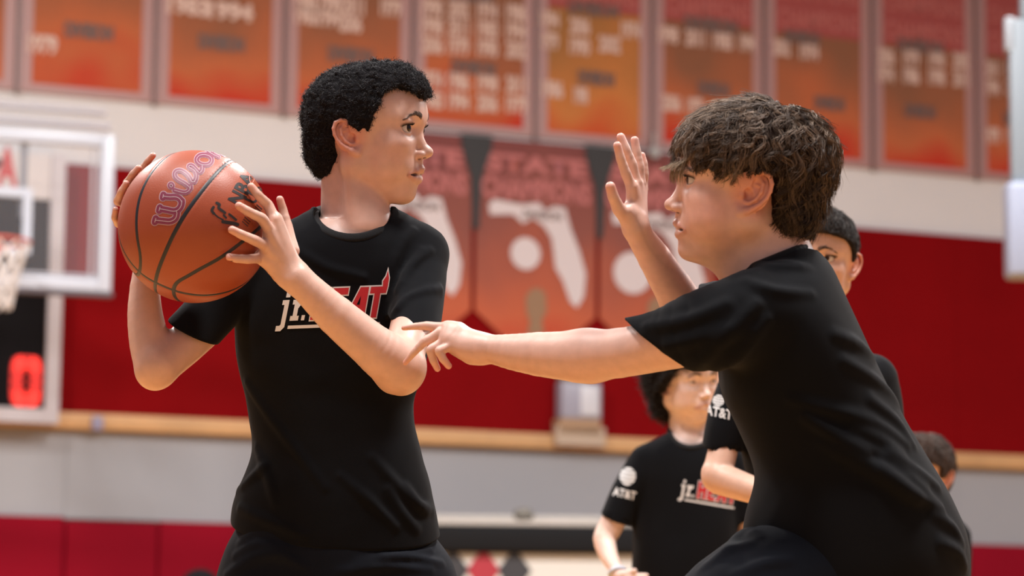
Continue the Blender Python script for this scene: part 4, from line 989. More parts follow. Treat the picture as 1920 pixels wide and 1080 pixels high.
    chn(B, D, [(291, 688, -.06, 38), (281, 645, -.075, 38), (272, 590, -.09, 33), (272, 540, -.105, 28), (278, 492, -.118, 25)], .01)
    chn(B, D, [(290, 700, -.07, 24), (288, 703, -.06, 22)], .02)
    for x, y, z in ((300, 340, -.092), (282, 355, -.097), (264, 375, -.092), (250, 400, -.082)): chn(B, D, [(x, y, z, 13), (280, 468, -.112, 22)], .01)
    finger([(287, 291.5, -.004), (277, 303, -.010), (265, 321, -.034), (292, 345, -.092)], [5.8, 6.4, 7.6, 10])
    finger([(260, 315, -.002), (248, 328, -.006), (238, 345, -.030), (272, 362, -.095)], [6.2, 6.8, 7.8, 10])
    finger([(237, 344, .0), (227, 360, -.004), (221, 378, -.026), (256, 382, -.088)], [6.2, 6.8, 7.8, 10])
    finger([(217, 393, .0), (215, 408, -.008), (222, 420, -.036), (246, 404, -.080)], [5.6, 6.2, 7.2, 9])
    # legs
    for hx, kx, ax, dz in ((520, 425, 470, .03), (745, 840, 800, -.05)):
        legs(B, None, None, root, D, W(hx, 1120, 4.5), W(kx, 1500, 4.42 - dz), W(ax, 1965, 4.50 - dz), (.075, .052, .034))
    w3 = lambda x, y, z, r: (W(x, y, D - z), r)
    arms = [w3(500, 430, .03, .095), w3(600, 560, .0, .09), w3(690, 640, .0, .09), w3(752, 690, -.01, .085), w3(776, 610, -.10, .075), w3(262, 370, -.05, .105), w3(274, 500, -.10, .09), w3(278, 600, -.08, .09), w3(298, 684, -.06, .085), w3(360, 640, -.12, .075)]
    V, Q = multires(B, [(.00125, [(F.o + F.u * -.012, .165)]), (.0015, arms)], .0042)
    link('body', arr_mesh('body', V, Q, tint(B, V, SK1)), M_skin, root, True)
    eyes(F, root, dirc(math.sin(math.radians(60)), .0, math.cos(math.radians(60))), (.028, .013, .008))
    brows(B, F, root, (.10, .065, .048), 230, thick=.0032, rad=.00018); lashes(F, root)
    T = SDF()
    for y in (-.012, -.0075, -.0025, .0025, .0075, .012): T.add(f_ell(F(.0725 - y * y * 30, y, -.0645), F.M, np.array((.002, .0028, .0042)) * F.s), .001)
    V, Q = T.mesh(.0009); link('teeth', arr_mesh('teeth', V, Q), M_teeth, root, True)
    # hair
    H = SDF()
    H.add(f_ell(F(-.006, 0, .024), F.M, np.array((.096, .081, .075)) * F.s)); H.add(f_ell(F(.038, 0, .052), F.M, np.array((.055, .060, .046)) * F.s), .02)
    H.add(f_ell(F(-.048, 0, -.022), F.M, np.array((.050, .058, .060)) * F.s), .02)
    cutf = haircut(F, [0, 8, 16, 35, 45, 56, 66, 70, 78, 90, 104, 118, 125, 132, 140, 150, 180], [.043, .047, .053, .060, .060, .045, .014, -.008, -.010, -.006, -.008, -.020, -.032, -.050, -.068, -.080, -.080])
    H.add((cutf, F.o, 1e9), .003, 'i'); H.add(f_plane(F(0, 0, -.080), -F.u), .006, 'i')
    for y in (-1, 1): H.add(f_ell(F(-.016, y * .086, -.013), F.M, np.array((.024, .024, .030)) * F.s), .006, 's')
    H.disp = lambda P: (.0026 * snoise(P, 190, 1) + .0016 * snoise(P, 420, 2)).astype(np.float32)
    V, Q = H.mesh(.0018); V, Q = surf_only(B, V, Q)
    hm = link('hair', arr_mesh('hair', V, Q, np.tile((.010, .009, .010), (len(V), 1))), M_base, root, True)
    V = V[B.ev(V) > -.0005]
    curls(H, F, hm, 15000, (.026, .023, .025), 5, vmesh=V, L=.015, cr=.0019, r0=.00034)
    # shirt
    S = SDF(); loft(S, D, [(392, 588, 738, -.2, .056), (403, 580, 752, -.2, .059)] + T1, .01)
    # shoulders and sleeves
    S2 = [(700, 415, -.2, 20), (745, 440, -.2, 36), (783, 478, -.20, 53)]
    chn(S, D, S2, .03); chn(S, D, [(615, 420, -.2, 22), (560, 450, -.2, 36), (478, 492, -.20, 52)], .03)
    SL = SDF(); chn(SL, D, [(783, 478, -.20, 55), (784, 540, -.155, 50), (778, 600, -.105, 49), (774, 660, -.06, 49)], .01)
    a1, a2 = W(729, 590, D + .11), W(829, 603, D + .11); mid = W(775, 604, D + .075)
    cutplane(SL, a1, a2, mid, W(783, 500, D + .2))
    SR = SDF(); chn(SR, D, [(478, 495, -.20, 52), (420, 560, -.16, 50), (345, 640, -.10, 50)], .01)
    b1, b2 = W(321, 600, D + .12), W(412, 640, D + .16); cutplane(SR, b1, b2, W(368, 632, D + .08), W(470, 500, D + .2))
    for Q_ in (SL, SR): S.add((Q_.ev, W(783, 540, D + .15) if Q_ is SL else W(400, 570, D + .15), .24), .012)
    # openings
    S0 = SDF(); S0.pr = list(S.pr)
    S.cap(F(-.02, 0, -.06), W(664, 420, Hd + .01), .056, .058, .006, 's'); S.add(f_ell(W(661, 399, Hd - .03), AX, (.0605, .0400, .11)), .003, 's')
    chn(S, D, [(777, 594, -.110, 42), (774, 660, -.06, 42.5)], .002, 's'); chn(S, D, [(372, 610, -.128, 42.5), (335, 650, -.10, 42.5)], .002, 's')
    h1, h2, h3 = W(434, 976, 4.5), W(826, 1003, 4.5), W(630, 1030, 4.395); cutplane(S, h1, h2, h3, W(630, 700, 4.5), .003)
    q = lambda L: [(400 + x / 2.348, 620 + y / 2.348) for x, y in L]
    for L, r in ((q([(150, 230), (230, 350), (330, 480), (420, 600), (490, 690)]), .004), (q([(700, 560), (790, 660), (860, 740), (930, 800)]), .0045), (q([(770, 700), (830, 800), (890, 870)]), .004), (q([(850, 690), (900, 760), (960, 790)]), .005),
                 (q([(190, 520), (240, 640), (270, 760)]), .005), (q([(110, 700), (180, 640), (220, 600)]), .005), (q([(120, 780), (250, 840), (400, 900)]), .004), (q([(560, 640), (700, 760), (800, 860)]), .003),
                 ([(733, 560), (738, 500), (758, 450), (775, 432)], .004), ([(748, 575), (760, 520), (790, 470)], .003), ([(560, 470), (610, 500), (680, 520)], .003), ([(738, 588), (762, 560), (800, 545), (838, 542)], .0022), ([(745, 545), (770, 500), (805, 470)], .0022)):
        ridge(S, L, 4.15, r)
    S.disp = lambda P: (.0016 * snoise(P * np.array([1, 1, .45], np.float32), 26, 4) + .0006 * snoise(P, 70, 8)).astype(np.float32)
    V, Q = surf_only(None, *S.mesh(.0021), mn=4000); sh = link('t_shirt', arr_mesh('t_shirt', V, Q), M_black, root, True)
    # collar rib lies along the rim of the opening
    CO = collar_sdf(S0, 661, 400, 72, 46, 16, lambda sn: Hd + .012 - .050 * sn, 4.2)
    V, Q = CO.mesh(.0018); link('collar', arr_mesh('collar', V, Q), M_collar, sh, True)
    chest_mark(sh, S, (581, 600), (17.6, -.67), (1.6, -25.2), 4.15)
    # shorts
    P_ = SDF(); loft(P_, D, [(900, 478, 780, -.2, .095), (960, 455, 805, -.2, .1), (1020, 424, 815, -.2, .112), (1075, 412, 842, -.2, .118), (1130, 405, 850, -.2, .118)], .01)
    for hx, kx, dz in ((520, 440, .03), (745, 825, -.05)):
        P_.cap(W(hx, 1100, 4.5), W(kx, 1430, 4.43 - dz), .095, .088, .02)
        kk = W(kx, 1430, 4.43 - dz); up_ = unit(W(hx, 1100, 4.5) - kk)
        P_.cap(kk - up_ * .02, kk - up_ * .12, .079, .079, .002, 's')
    for x, z in ((440, -.03), (825, .05)): P_.add(f_plane(W(x, 1465, 4.43 + z), (0, 0, -1)), .002, 'i')
    for L in (q([(100, 990), (200, 940), (330, 960)]), q([(60, 1075), (180, 1000), (300, 990), (400, 1040)]), q([(640, 1020), (800, 985), (960, 960)]), q([(760, 1000), (900, 1000), (1010, 1020)]), q([(120, 930), (200, 880), (300, 900)]), q([(560, 1060), (760, 1040), (960, 1050)])):
        ridge(P_, L, 4.15, .006)
    P_.disp = lambda P: (.003 * snoise(P, 24, 14)).astype(np.float32)
    V, Q = P_.mesh(.0036); link('shorts', arr_mesh('shorts', V, Q), M_navy, root, True)
    shoe(root, W(470, 1965, 4.47), dirc(-.4, 0, 1)); shoe(root, W(800, 1965, 4.55), dirc(.4, 0, 1))
    adopt(root)
boy1()
# ================================================================== defender in profile
def locks(S, F, root, n, per, col, seed, flow, L=(.05, .09), keep=None, lift=.0, wav=.004, r0=.00045, vmesh=None, name='locks', steps=11, spread=.0035, flick=.0, stop=None):
    r = np.random.RandomState(seed); V = vmesh[r.randint(0, len(vmesh), n * 3)]
    if keep is not None: V = V[keep(F.loc(V))]
    if stop is not None: V = V[~stop(F.loc(V))]
    V = V[:n]; n = len(V)
    base = V - S.grad(V) * .003; Ls = L[0] + (L[1] - L[0]) * r.rand(n); st = Ls / (steps - 1)
    P = [base]; p = base; h = lift * r.rand(n); ph = r.rand(n) * 6.28; fq = 1.0 + 1.2 * r.rand(n); bias = r.randn(n, 3) * .25; amp = wav * (.4 + r.rand(n)); fl = flick * r.rand(n) ** 2
    for k in range(1, steps):
        N = S.grad(p); t = flow(F.loc(p)) @ F.M + bias; t -= N * (t * N).sum(1, keepdims=True); t /= np.linalg.norm(t, axis=1, keepdims=True) + 1e-9
        sd = np.cross(N, t); wv = np.cos(ph + fq * 6.28 * k / steps) * amp / Ls * 6.28 * fq
        mv = np.ones(n) if stop is None else 1.0 * ~stop(F.loc(p))
        p = p + (t + sd * wv[:, None] * .5) * (st * mv)[:, None] + (1 - mv)[:, None] * N * -.002
        d = S.ev(p); f_ = k / (steps - 1); tgt = h + fl * f_ ** 2 - .002 * (1 - f_); p = p - N * np.clip(d - tgt, -.01, .01)[:, None] * .7
        P.append(p)
    P = np.stack(P, 1)                                   # n,steps,3
    off = r.randn(n, per, 3) * spread; tt = np.linspace(0, 1, steps)
    tap = (.35 + .65 * np.sin(np.minimum(tt * 2.2, 1.57))) * (1 - .45 * tt ** 2)
    Q = P[:, None] + off[:, :, None] * tap[None, None, :, None]
    Q = Q + (np.sin(tt * 9 + ph[:, None, None] + r.rand(n, per, 1) * 2)[..., None] * r.randn(n, per, 1, 3) * .0008)
    R = r0 * (.7 + .6 * r.rand(n, per, 1)) * np.where(tt < .6, 1, 1 - (tt - .6) / .4 * .85)
    cc = np.repeat(col(r, n, F.loc(V))[:, None], per, 1) * (.75 + .5 * r.rand(n, per, 1))
    strands_obj(name, root, Q.reshape(-1, steps, 3), R.reshape(-1, steps), cc.reshape(-1, 3))
def boy2():
    D = 4.12
    root = thing('person', W(1600, 2105, D) * [1, 1, 0], 'boy in profile with tousled brown hair reaching out to block the ball, one palm raised', 'person')
    pit = math.radians(3)
    F = Frame(W(1384, 343, D), dirc(-math.cos(pit), math.sin(pit), .10), dirc(math.sin(pit), math.cos(pit), .02), 1.05)
    B = SDF(); head_sdf(B, F, dict(mouth=.0016, chub=.006, chin=.006, ear=.42, es=1.17, lid=.0064))
    B.cap(F(-.030, 0, -.040), W(1455, 500, D), .052, .060, .02); B.cap(F(.005, 0, -.085), W(1420, 520, D), .040, .050, .03)
    # far arm, raised palm
    Hh = SDF()
    chn(B, D, [(1400, 600, -.13, 55), (1300, 592, -.10, 44), (1262, 540, -.07, 37), (1228, 485, -.03, 31), (1203, 447, .0, 26), (1194, 430, .01, 23.5)], .012)
    pn = unit(dirc(-.75, 0, -.65)); mc = [(1185, 352, .018, 12.5), (1193, 345, .002, 13), (1200, 346, -.014, 12.5), (1205, 356, -.028, 11)]
    for x, y, z, r in mc: chn(B, D, [(x, y, z, r), (1192, 412, .002, 19)], .010, n=pn, fl=1.15)
    chn(B, D, [(1184, 400, .016, 17), (1192, 425, .008, 21)], .012); chn(B, D, [(1173, 398, .028, 15), (1190, 425, .014, 19)], .012)
    def finger(pts, rs, k=.002):
        e_, f_ = [pts[0]], [rs[0]]
        for i in range(1, len(pts)): e_ += [tuple((np.array(pts[i - 1]) + np.array(pts[i])) / 2), pts[i]]; f_ += [(rs[i - 1] + rs[i]) / 2 * (.95 if i > 1 else 1.0), rs[i] * (1.04 if i < len(pts) - 1 else 1)]
        pts, rs = e_, f_
        chn(B, D, [(x, y, z, r) for (x, y, z), r in zip(pts, rs)], k)
        e = W(pts[0][0], pts[0][1], D - pts[0][2]); B.mask.append((e, .011, .007, (.76, .32, .25), .5))
    finger([(1157.5, 273, .030), (1164, 298, .028), (1173, 324, .024), (1184, 350, .018)], [7.8, 8.6, 9.6, 11])
    finger([(1164, 257, .004), (1174, 281, .006), (1185, 308, .004), (1193, 342, .002)], [8.0, 8.8, 9.6, 11])
    finger([(1190, 263, -.018), (1194, 287, -.016), (1199, 312, -.015), (1201, 343, -.014)], [7.8, 8.4, 9.2, 10.5])
    finger([(1204, 291, -.034), (1208, 308, -.032), (1209, 327, -.030), (1206, 353, -.028)], [6.0, 6.6, 7.4, 9])
    finger([(1144.5, 350, .052), (1150, 369, .048), (1160, 391, .038), (1176, 412, .022)], [9.6, 10.4, 12.5, 15])
    # near arm, reaching
    chn(B, D, [(1410, 600, .12, 62), (1290, 630, .10, 57), (1215, 652, .07, 48), (1160, 662, .05, 46.5), (1108, 666, .03, 48), (1060, 667, .01, 46), (1010, 664, -.015, 41), (962, 660, -.04, 34), (925, 655, -.055, 27.5), (900, 652, -.065, 25.5)], .012)
    chn(B, D, [(1110, 672, .02, 42), (1100, 668, .02, 44)], .02); chn(B, D, [(884, 668, -.068, 15), (902, 664, -.06, 18)], .012)
    # hand hanging palm down
    chn(B, D, [(902, 650, -.065, 24), (872, 638, -.075, 25), (845, 625, -.08, 20)], .012)
    chn(B, D, [(896, 655, -.06, 22), (866, 652, -.065, 20), (840, 640, -.07, 17)], .012)
    chn(B, D, [(838, 612, -.085, 10), (858, 620, -.08, 16)], .01)
    finger([(757, 615, -.105), (779, 612, -.10), (800, 611, -.095), (833, 614, -.085)], [4.8, 6.6, 8.2, 10])
    finger([(760, 680, -.090), (777, 660, -.082), (797, 640, -.078), (826, 624, -.08)], [5.2, 6.8, 8.4, 11])
    finger([(820, 691, -.072), (812, 674, -.068), (808, 656, -.066), (834, 640, -.070)], [6.2, 7.6, 8.8, 11])
    finger([(841, 686, -.060), (830, 672, -.056), (824, 658, -.055), (845, 648, -.062)], [6.4, 7.6, 8.6, 10.5])
    finger([(800, 634, -.115), (820, 636, -.11), (840, 636, -.105), (868, 640, -.09)], [6.5, 8, 9, 12])
    # trunk and legs
    T1 = [(462, 1448, 1524, 0, .050), (478, 1418, 1545, 0, .075), (500, 1385, 1560, 0, .105), (540, 1348, 1576, 0, .140), (600, 1338, 1602, 0, .155), (660, 1342, 1630, 0, .155), (735, 1348, 1668, 0, .148), (800, 1380, 1703, 0, .14),
          (870, 1412, 1748, 0, .14), (910, 1416, 1773, 0, .145), (950, 1398, 1793, 0, .15), (1000, 1392, 1815, 0, .155), (1060, 1388, 1822, 0, .158), (1120, 1400, 1815, 0, .155)]
    loft(B, D, T1, .01, dq=.014)
    loft(B, D, [(1090, 1440, 1780, 0, .13), (1200, 1460, 1760, 0, .125)], .02)
    K1, A1 = W(1230, 1330, D - .16), W(1330, 2020, D - .12); K2, A2 = W(1560, 1560, D + .18), W(1840, 2010, D + .30)
    legs(B, None, None, root, D, W(1560, 1140, D - .02), K1, A1, (.080, .058, .036)); legs(B, None, None, root, D, W(1640, 1130, D + .10), K2, A2, (.088, .060, .036))
    w3 = lambda x, y, z, r: (W(x, y, D - z), r)
    arms = [w3(1178, 345, .0, .085), w3(1200, 450, .0, .08), w3(1240, 520, -.05, .08), w3(1280, 580, -.08, .08), w3(815, 645, -.085, .08), w3(890, 655, -.07, .08), w3(980, 662, -.03, .08), w3(1070, 667, .01, .08), w3(1150, 660, .05, .08), w3(1220, 650, .07, .08)]
    V, Q = multires(B, [(.00135, [(F.o, .160)]), (.0015, arms)], .0045)
    B.mask.append((F(.045, .06, -.045), .02 * 1.05, .045, (.70, .28, .22), .45))
    link('body', arr_mesh('body', V, Q, tint(B, V, SK2)), M_skin, root, True)
    eyes(F, root, dirc(-.97, -.02, .12)); brows(B, F, root, (.10, .07, .05), 80, thick=.003, rad=.00018); lashes(F, root)
    # hair
    H = SDF()
    H.add(f_ell(F(-.026, 0, .034), F.M, np.array((.106, .088, .079)) * F.s)); H.add(f_ell(F(.024, 0, .044), F.M, np.array((.052, .068, .045)) * F.s), .02)
    H.add(f_ell(F(-.062, 0, -.026), F.M, np.array((.050, .064, .060)) * F.s), .02)
    zt_ = np.array([-.095, -.080, -.06, -.045, -.030, -.016, -.002, .002, .008, .016, .020, .024])
    xt_ = np.array([-.066, -.056, -.046, -.043, -.041, -.038, -.030, .030, .040, .062, .090, .130])
    cutf = lambda P: (lambda q: ((q[..., 0] - np.interp(q[..., 2], zt_, xt_)) * .62 * F.s).astype(np.float32))(F.loc(P))
    H.add((cutf, F.o, 1e9), .006, 'i'); H.add(f_plane(F(0, 0, -.084), -F.u), .01, 'i')
    H0 = SDF(); H0.pr = list(H.pr[:3])                    # smooth guide for the combing direction
    for y in (-1, 1): H.add(f_ell(F(-.014, y * .088, -.016), F.M, np.array((.032, .030, .036)) * F.s), .006, 's')
    H.disp = lambda P: (.0030 * snoise(P, 80, 11) + .0012 * snoise(P, 260, 12)).astype(np.float32)
    V, Q = H.mesh(.0022); V, Q = surf_only(B, V, Q); hm = link('hair', arr_mesh('hair', V, Q, np.tile((.020, .012, .009), (len(V), 1))), M_base, root, True); V = V[B.ev(V) > -.0005]
    def flow(q):
        w_ = np.array((-.050, .01, .11)); v = (q - w_) / (np.linalg.norm(q - w_, axis=1, keepdims=True) + 1e-6)
        v = v + np.array((.10, 0, -.30)); bk = np.clip((-q[:, 0] - .02) / .05, 0, 1) * np.clip((.02 - q[:, 2]) / .06, 0, 1); v[:, 0] += .55 * bk; v[:, 2] -= .5 * bk; return v
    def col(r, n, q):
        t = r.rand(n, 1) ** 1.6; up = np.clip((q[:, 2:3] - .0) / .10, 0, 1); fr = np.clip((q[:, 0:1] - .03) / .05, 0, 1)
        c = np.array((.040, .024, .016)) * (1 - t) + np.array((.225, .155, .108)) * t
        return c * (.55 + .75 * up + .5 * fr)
    def stop(q):
        a = np.abs(q[:, 1]) > .045
        ear = a & (q[:, 0] > -.044) & (q[:, 0] < .016) & (q[:, 2] < .016)
        face = (q[:, 0] >= .0) & (q[:, 2] < np.interp(q[:, 0], [.0, .02, .030, .038, .046, .056, .066, .075, .085, .10], [.008, .000, -.005, .000, .018, .022, .012, .000, -.006, -.008]))
        return ear | face
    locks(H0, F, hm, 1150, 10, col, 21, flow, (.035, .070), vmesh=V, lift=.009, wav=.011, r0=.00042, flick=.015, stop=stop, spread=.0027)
    fr = lambda q: (q[:, 0] > .035) & (q[:, 2] > .030)
    locks(H0, F, hm, 150, 14, lambda r, n, q: np.array((.17, .11, .066)) * (.5 + 1.3 * r.rand(n, 1)), 22, lambda q: flow(q) + np.array((.25, 0, -.70)), (.050, .085), vmesh=V, keep=fr, lift=.004, wav=.008, r0=.00034, flick=.012, name='fringe', stop=stop)
    nap = lambda q: (q[:, 0] < -.03) & (q[:, 2] < -.035)
    locks(H0, F, hm, 130, 10, lambda r, n, q: np.array((.05, .030, .018)) * (.5 + r.rand(n, 1)), 23, lambda q: np.array((.35, 0, -1.0)) + 0 * q, (.02, .045), vmesh=V, keep=nap, lift=.002, wav=.008, r0=.00034, flick=.014, name='nape_hair')
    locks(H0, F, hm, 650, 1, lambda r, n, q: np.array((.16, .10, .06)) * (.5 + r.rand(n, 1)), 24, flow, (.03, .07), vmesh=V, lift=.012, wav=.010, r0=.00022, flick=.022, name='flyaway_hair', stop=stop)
    r = np.random.RandomState(77); n = 340; P = np.zeros((n, 9, 3)); tt = np.linspace(0, 1, 9)
    for i in range(n):                     # wisps hanging over the brow and flicking forward
        y0 = (r.rand() - .5) * .085; g = r.randint(0, 16); rg = np.random.RandomState(100 + g); e = rg.rand(3); dn = g % 2
        a = np.array((.062, y0, .052)); b = np.array((.086 - 3.5 * y0 * y0, y0 * 1.05 + .006 * (e[0] - .5), .026)); c = np.array((.086 + (.006 if dn else .024) * e[1] - 3.5 * y0 * y0 + .004 * r.rand(), y0 * 1.1 + .012 * (e[2] - .5), (-.012 * e[0] if dn else .014 - .010 * e[0]) + .004 * r.rand()))
        q = [(1 - t) ** 2 * a + 2 * t * (1 - t) * (2 * b - .5 * a - .5 * c) + t * t * c for t in tt]; P[i] = F(np.array(q) + np.sin(tt * 5 + e[1] * 6)[:, None] * np.array((.0012, .0022, .0012)))
    strands_obj('fringe_wisps', hm, P, np.tile(np.array([1, 1, 1, 1, .9, .8, .7, .5, .2]) * .00036, (n, 1)), np.array((.22, .15, .09)) * (.5 + 1.2 * r.rand(n, 1)))
    # shirt
    S = SDF(); loft(S, D, T1, .01)
    SL = SDF(); chn(SL, D, [(1420, 590, .10, 88), (1380, 604, .11, 84), (1310, 622, .10, 75), (1235, 640, .08, 58), (1150, 655, .06, 54)], .012)
    cutplane(SL, W(1178, 604, D - .07), W(1260, 668, D - .10), W(1205, 637, D - .14), W(1400, 600, D))
    SR = SDF(); chn(SR, D, [(1420, 590, -.12, 78), (1350, 592, -.12, 66), (1290, 592, -.10, 52)], .012)
    cutplane(SR, W(1310, 540, D + .10), W(1300, 640, D + .10), W(1305, 590, D + .04), W(1420, 600, D + .1))
    for Q_, c in ((SL, W(1310, 620, D - .1)), (SR, W(1370, 590, D + .12))): S.add((Q_.ev, c, .26), .02)
    S.cap(F(-.02, 0, -.04), W(1452, 496, D), .060, .064, .004, 's'); S.cap(W(1452, 496, D), W(1440, 515, D), .058, .045, .004, 's')
    chn(S, D, [(1245, 642, .083, 46), (1150, 655, .06, 44)], .002, 's'); chn(S, D, [(1300, 592, -.10, 45), (1250, 570, -.08, 42)], .002, 's')
    h1, h2, h3 = W(1385, 1000, D), W(1840, 1105, D), W(1600, 1090, D - .15)
    q = lambda L: [(1400 + x / 1.8, 360 + y / 1.8) for x, y in L]
    z3 = lambda L: [(1300 + x / 3.097, 760 + y / 3.097) for x, y in L]
    for L, r in ((q([(0, 300), (90, 330), (215, 340)]), .006), (q([(20, 250), (120, 240), (200, 250)]), .005), (q([(300, 480), (380, 520), (440, 570)]), .006), (q([(330, 570), (410, 620), (470, 670), (520, 730)]), .006), (q([(150, 700), (300, 740), (430, 780), (540, 850)]), .005),
                 (q([(200, 770), (330, 830), (470, 900), (600, 990)]), .006), (q([(260, 850), (400, 930), (560, 1030)]), .005), (q([(450, 920), (560, 980), (650, 1060)]), .006), (q([(420, 700), (500, 770), (560, 850)]), .005),
                 (z3([(850, 250), (1000, 330), (1180, 440), (1290, 530)]), .006), (z3([(1100, 380), (1250, 500), (1450, 610)]), .006), (z3([(930, 130), (1080, 200), (1200, 280)]), .005), (z3([(1150, 280), (1300, 380), (1420, 470)]), .005),
                 (z3([(1400, 640), (1500, 700), (1560, 800)]), .006), (z3([(1440, 800), (1530, 850), (1580, 930)]), .006), (z3([(650, 60), (850, 190), (1000, 270)]), .004),
                 ([(1215, 612), (1290, 600), (1360, 570)], .004), ([(1250, 650), (1330, 630), (1400, 620)], .004), ([(1330, 700), (1380, 670), (1440, 600)], .005), ([(1300, 690), (1350, 640), (1420, 570)], .004), ([(1395, 480), (1440, 500), (1500, 500)], .004)):
        ridge(S, L, 3.6, r, k=.018)
    S.disp = lambda P: (.0016 * snoise(P * np.array([1, 1, .5], np.float32), 24, 31) + .0006 * snoise(P, 60, 32)).astype(np.float32)
    V, Q = surf_only(None, *S.mesh(.0023), mn=4000); sh = link('t_shirt', arr_mesh('t_shirt', V, Q), M_black, root, True)
    CO = SDF(); ring = []
    for a in np.linspace(0, 2 * math.pi, 41)[:-1]: ring.append(W(1452 + 60 * math.cos(a), 487 - 24 * math.cos(a) , D - .066 * math.sin(a)))
    for i in range(len(ring)): CO.cap(ring[i], ring[(i + 1) % len(ring)], .0068, None, .004)
    V, Q = CO.mesh(.0024); link('collar', arr_mesh('collar', V, Q), M_collar, sh, True)
    # sleeve hem stitch ring + shorts
    P_ = SDF(); loft(P_, D, [(930, 1460, 1745, 0, .10), (985, 1410, 1780, 0, .135), (1060, 1400, 1805, 0, .15), (1140, 1410, 1800, 0, .15), (1200, 1430, 1780, 0, .14)], .01)
    chn(P_, D, [(1560, 1110, .04, 120), (1458, 1120, .08, 138), (1262, 1275, .15, 118)], .02); P_.cap(W(1640, 1130, D + .10), W(1585, 1460, D + .16), .12, .10, .02)
    kn = unit(K1 - W(1458, 1120, D - .08)); kp = W(1272, 1266, D - .15); P_.add(f_plane(kp, kn), .002, 'i'); P_.cap(kp - kn * .03, kp + kn * .1, .072, .072, .002, 's'); P_.cap(W(1590, 1440, D + .16), K2, .086, .086, .002, 's')
    for L in (z3([(60, 950), (200, 850), (330, 800)]), z3([(160, 880), (260, 760), (330, 720)]), z3([(250, 980), (420, 920), (560, 900)]), z3([(290, 620), (300, 700), (380, 760)])): ridge(P_, L, 3.6, .006)
    P_.disp = lambda P: (.0025 * snoise(P, 24, 44)).astype(np.float32)
    V, Q = P_.mesh(.004); link('shorts', arr_mesh('shorts', V, Q), M_navy, root, True)
    shoe(root, A1, dirc(-1, 0, .1), 1.1); shoe(root, A2, dirc(-1, 0, .1), 1.1)
    adopt(root)
boy2()
# ================================================================== players behind
def cropped_hair(F, root, col, ellp, zt_, xt_, zb, n, L, r0, disp=.002, sc=150, seed=9, curly=False, h=.0035, ears=True, strand_col=None, B=None):
    H = SDF()
    for i, (c, r) in enumerate(ellp): H.add(f_ell(F(c), F.M, np.array(r) * F.s), .02)
    zt_, xt_ = np.array(zt_), np.array(xt_)
    cutf = lambda P: (lambda q: ((q[..., 0] - np.interp(q[..., 2], zt_, xt_)) * .62 * F.s).astype(np.float32))(F.loc(P))
    H.add((cutf, F.o, 1e9), .004, 'i'); H.add(f_plane(F(0, 0, zb), -F.u), .006, 'i')
    if ears:
        for y in (-1, 1): H.add(f_ell(F(-.012, y * .085, -.014), F.M, np.array((.024, .022, .030)) * F.s), .006, 's')
    H.disp = lambda P: (disp * snoise(P, sc, seed)).astype(np.float32)
    V, Q = H.mesh(h)
    if B is not None: V, Q = surf_only(B, V, Q)
    hm = link('hair', arr_mesh('hair', V, Q, np.tile(col, (len(V), 1))), M_base, root, True)
    if B is not None: V = V[B.ev(V) > -.0005]
    if curly: curls(H, F, hm, n, strand_col or col, seed, vmesh=V, L=L, cr=.004, r0=r0, turns=1.2)
    else:
        fl = lambda q: (q - np.array((-.04, 0, .10))) * 8 + np.array((0, 0, -.25))
        locks(H, F, hm, n, 6, lambda r, k, q: np.array(strand_col or col) * (.5 + 1.1 * r.rand(k, 1)), seed, fl, L, vmesh=V, lift=.003, wav=.002, r0=r0, spread=.002, steps=7)
    return H
def sphere_logo(name, root, S, mp, m, d0):     # striped globe mark: circle cut by curved bands
    th = np.linspace(0, 2 * math.pi, 29)[:-1]; bm = bmesh.new()
    ys = [(.98, .72), (.62, .32), (.22, -.10), (-.20, -.52), (-.62, -.96)]
    for a, b in ys:
        n = 10; up, dn = [], []
        for i in range(n + 1):
            for yy, L in ((a, up), (b, dn)):
                w_ = math.sqrt(max(.02, 1 - yy * yy)); x = -w_ + 2 * w_ * i / n; L.append(bm.verts.new((x, yy - .10 * (1 - (x / w_) ** 2) * w_, 0)))
        for i in range(n): bm.faces.new((up[i], up[i + 1], dn[i + 1], dn[i]))
    return wrap(name, root, S, bm, m, mp, .0008, .4, d0)
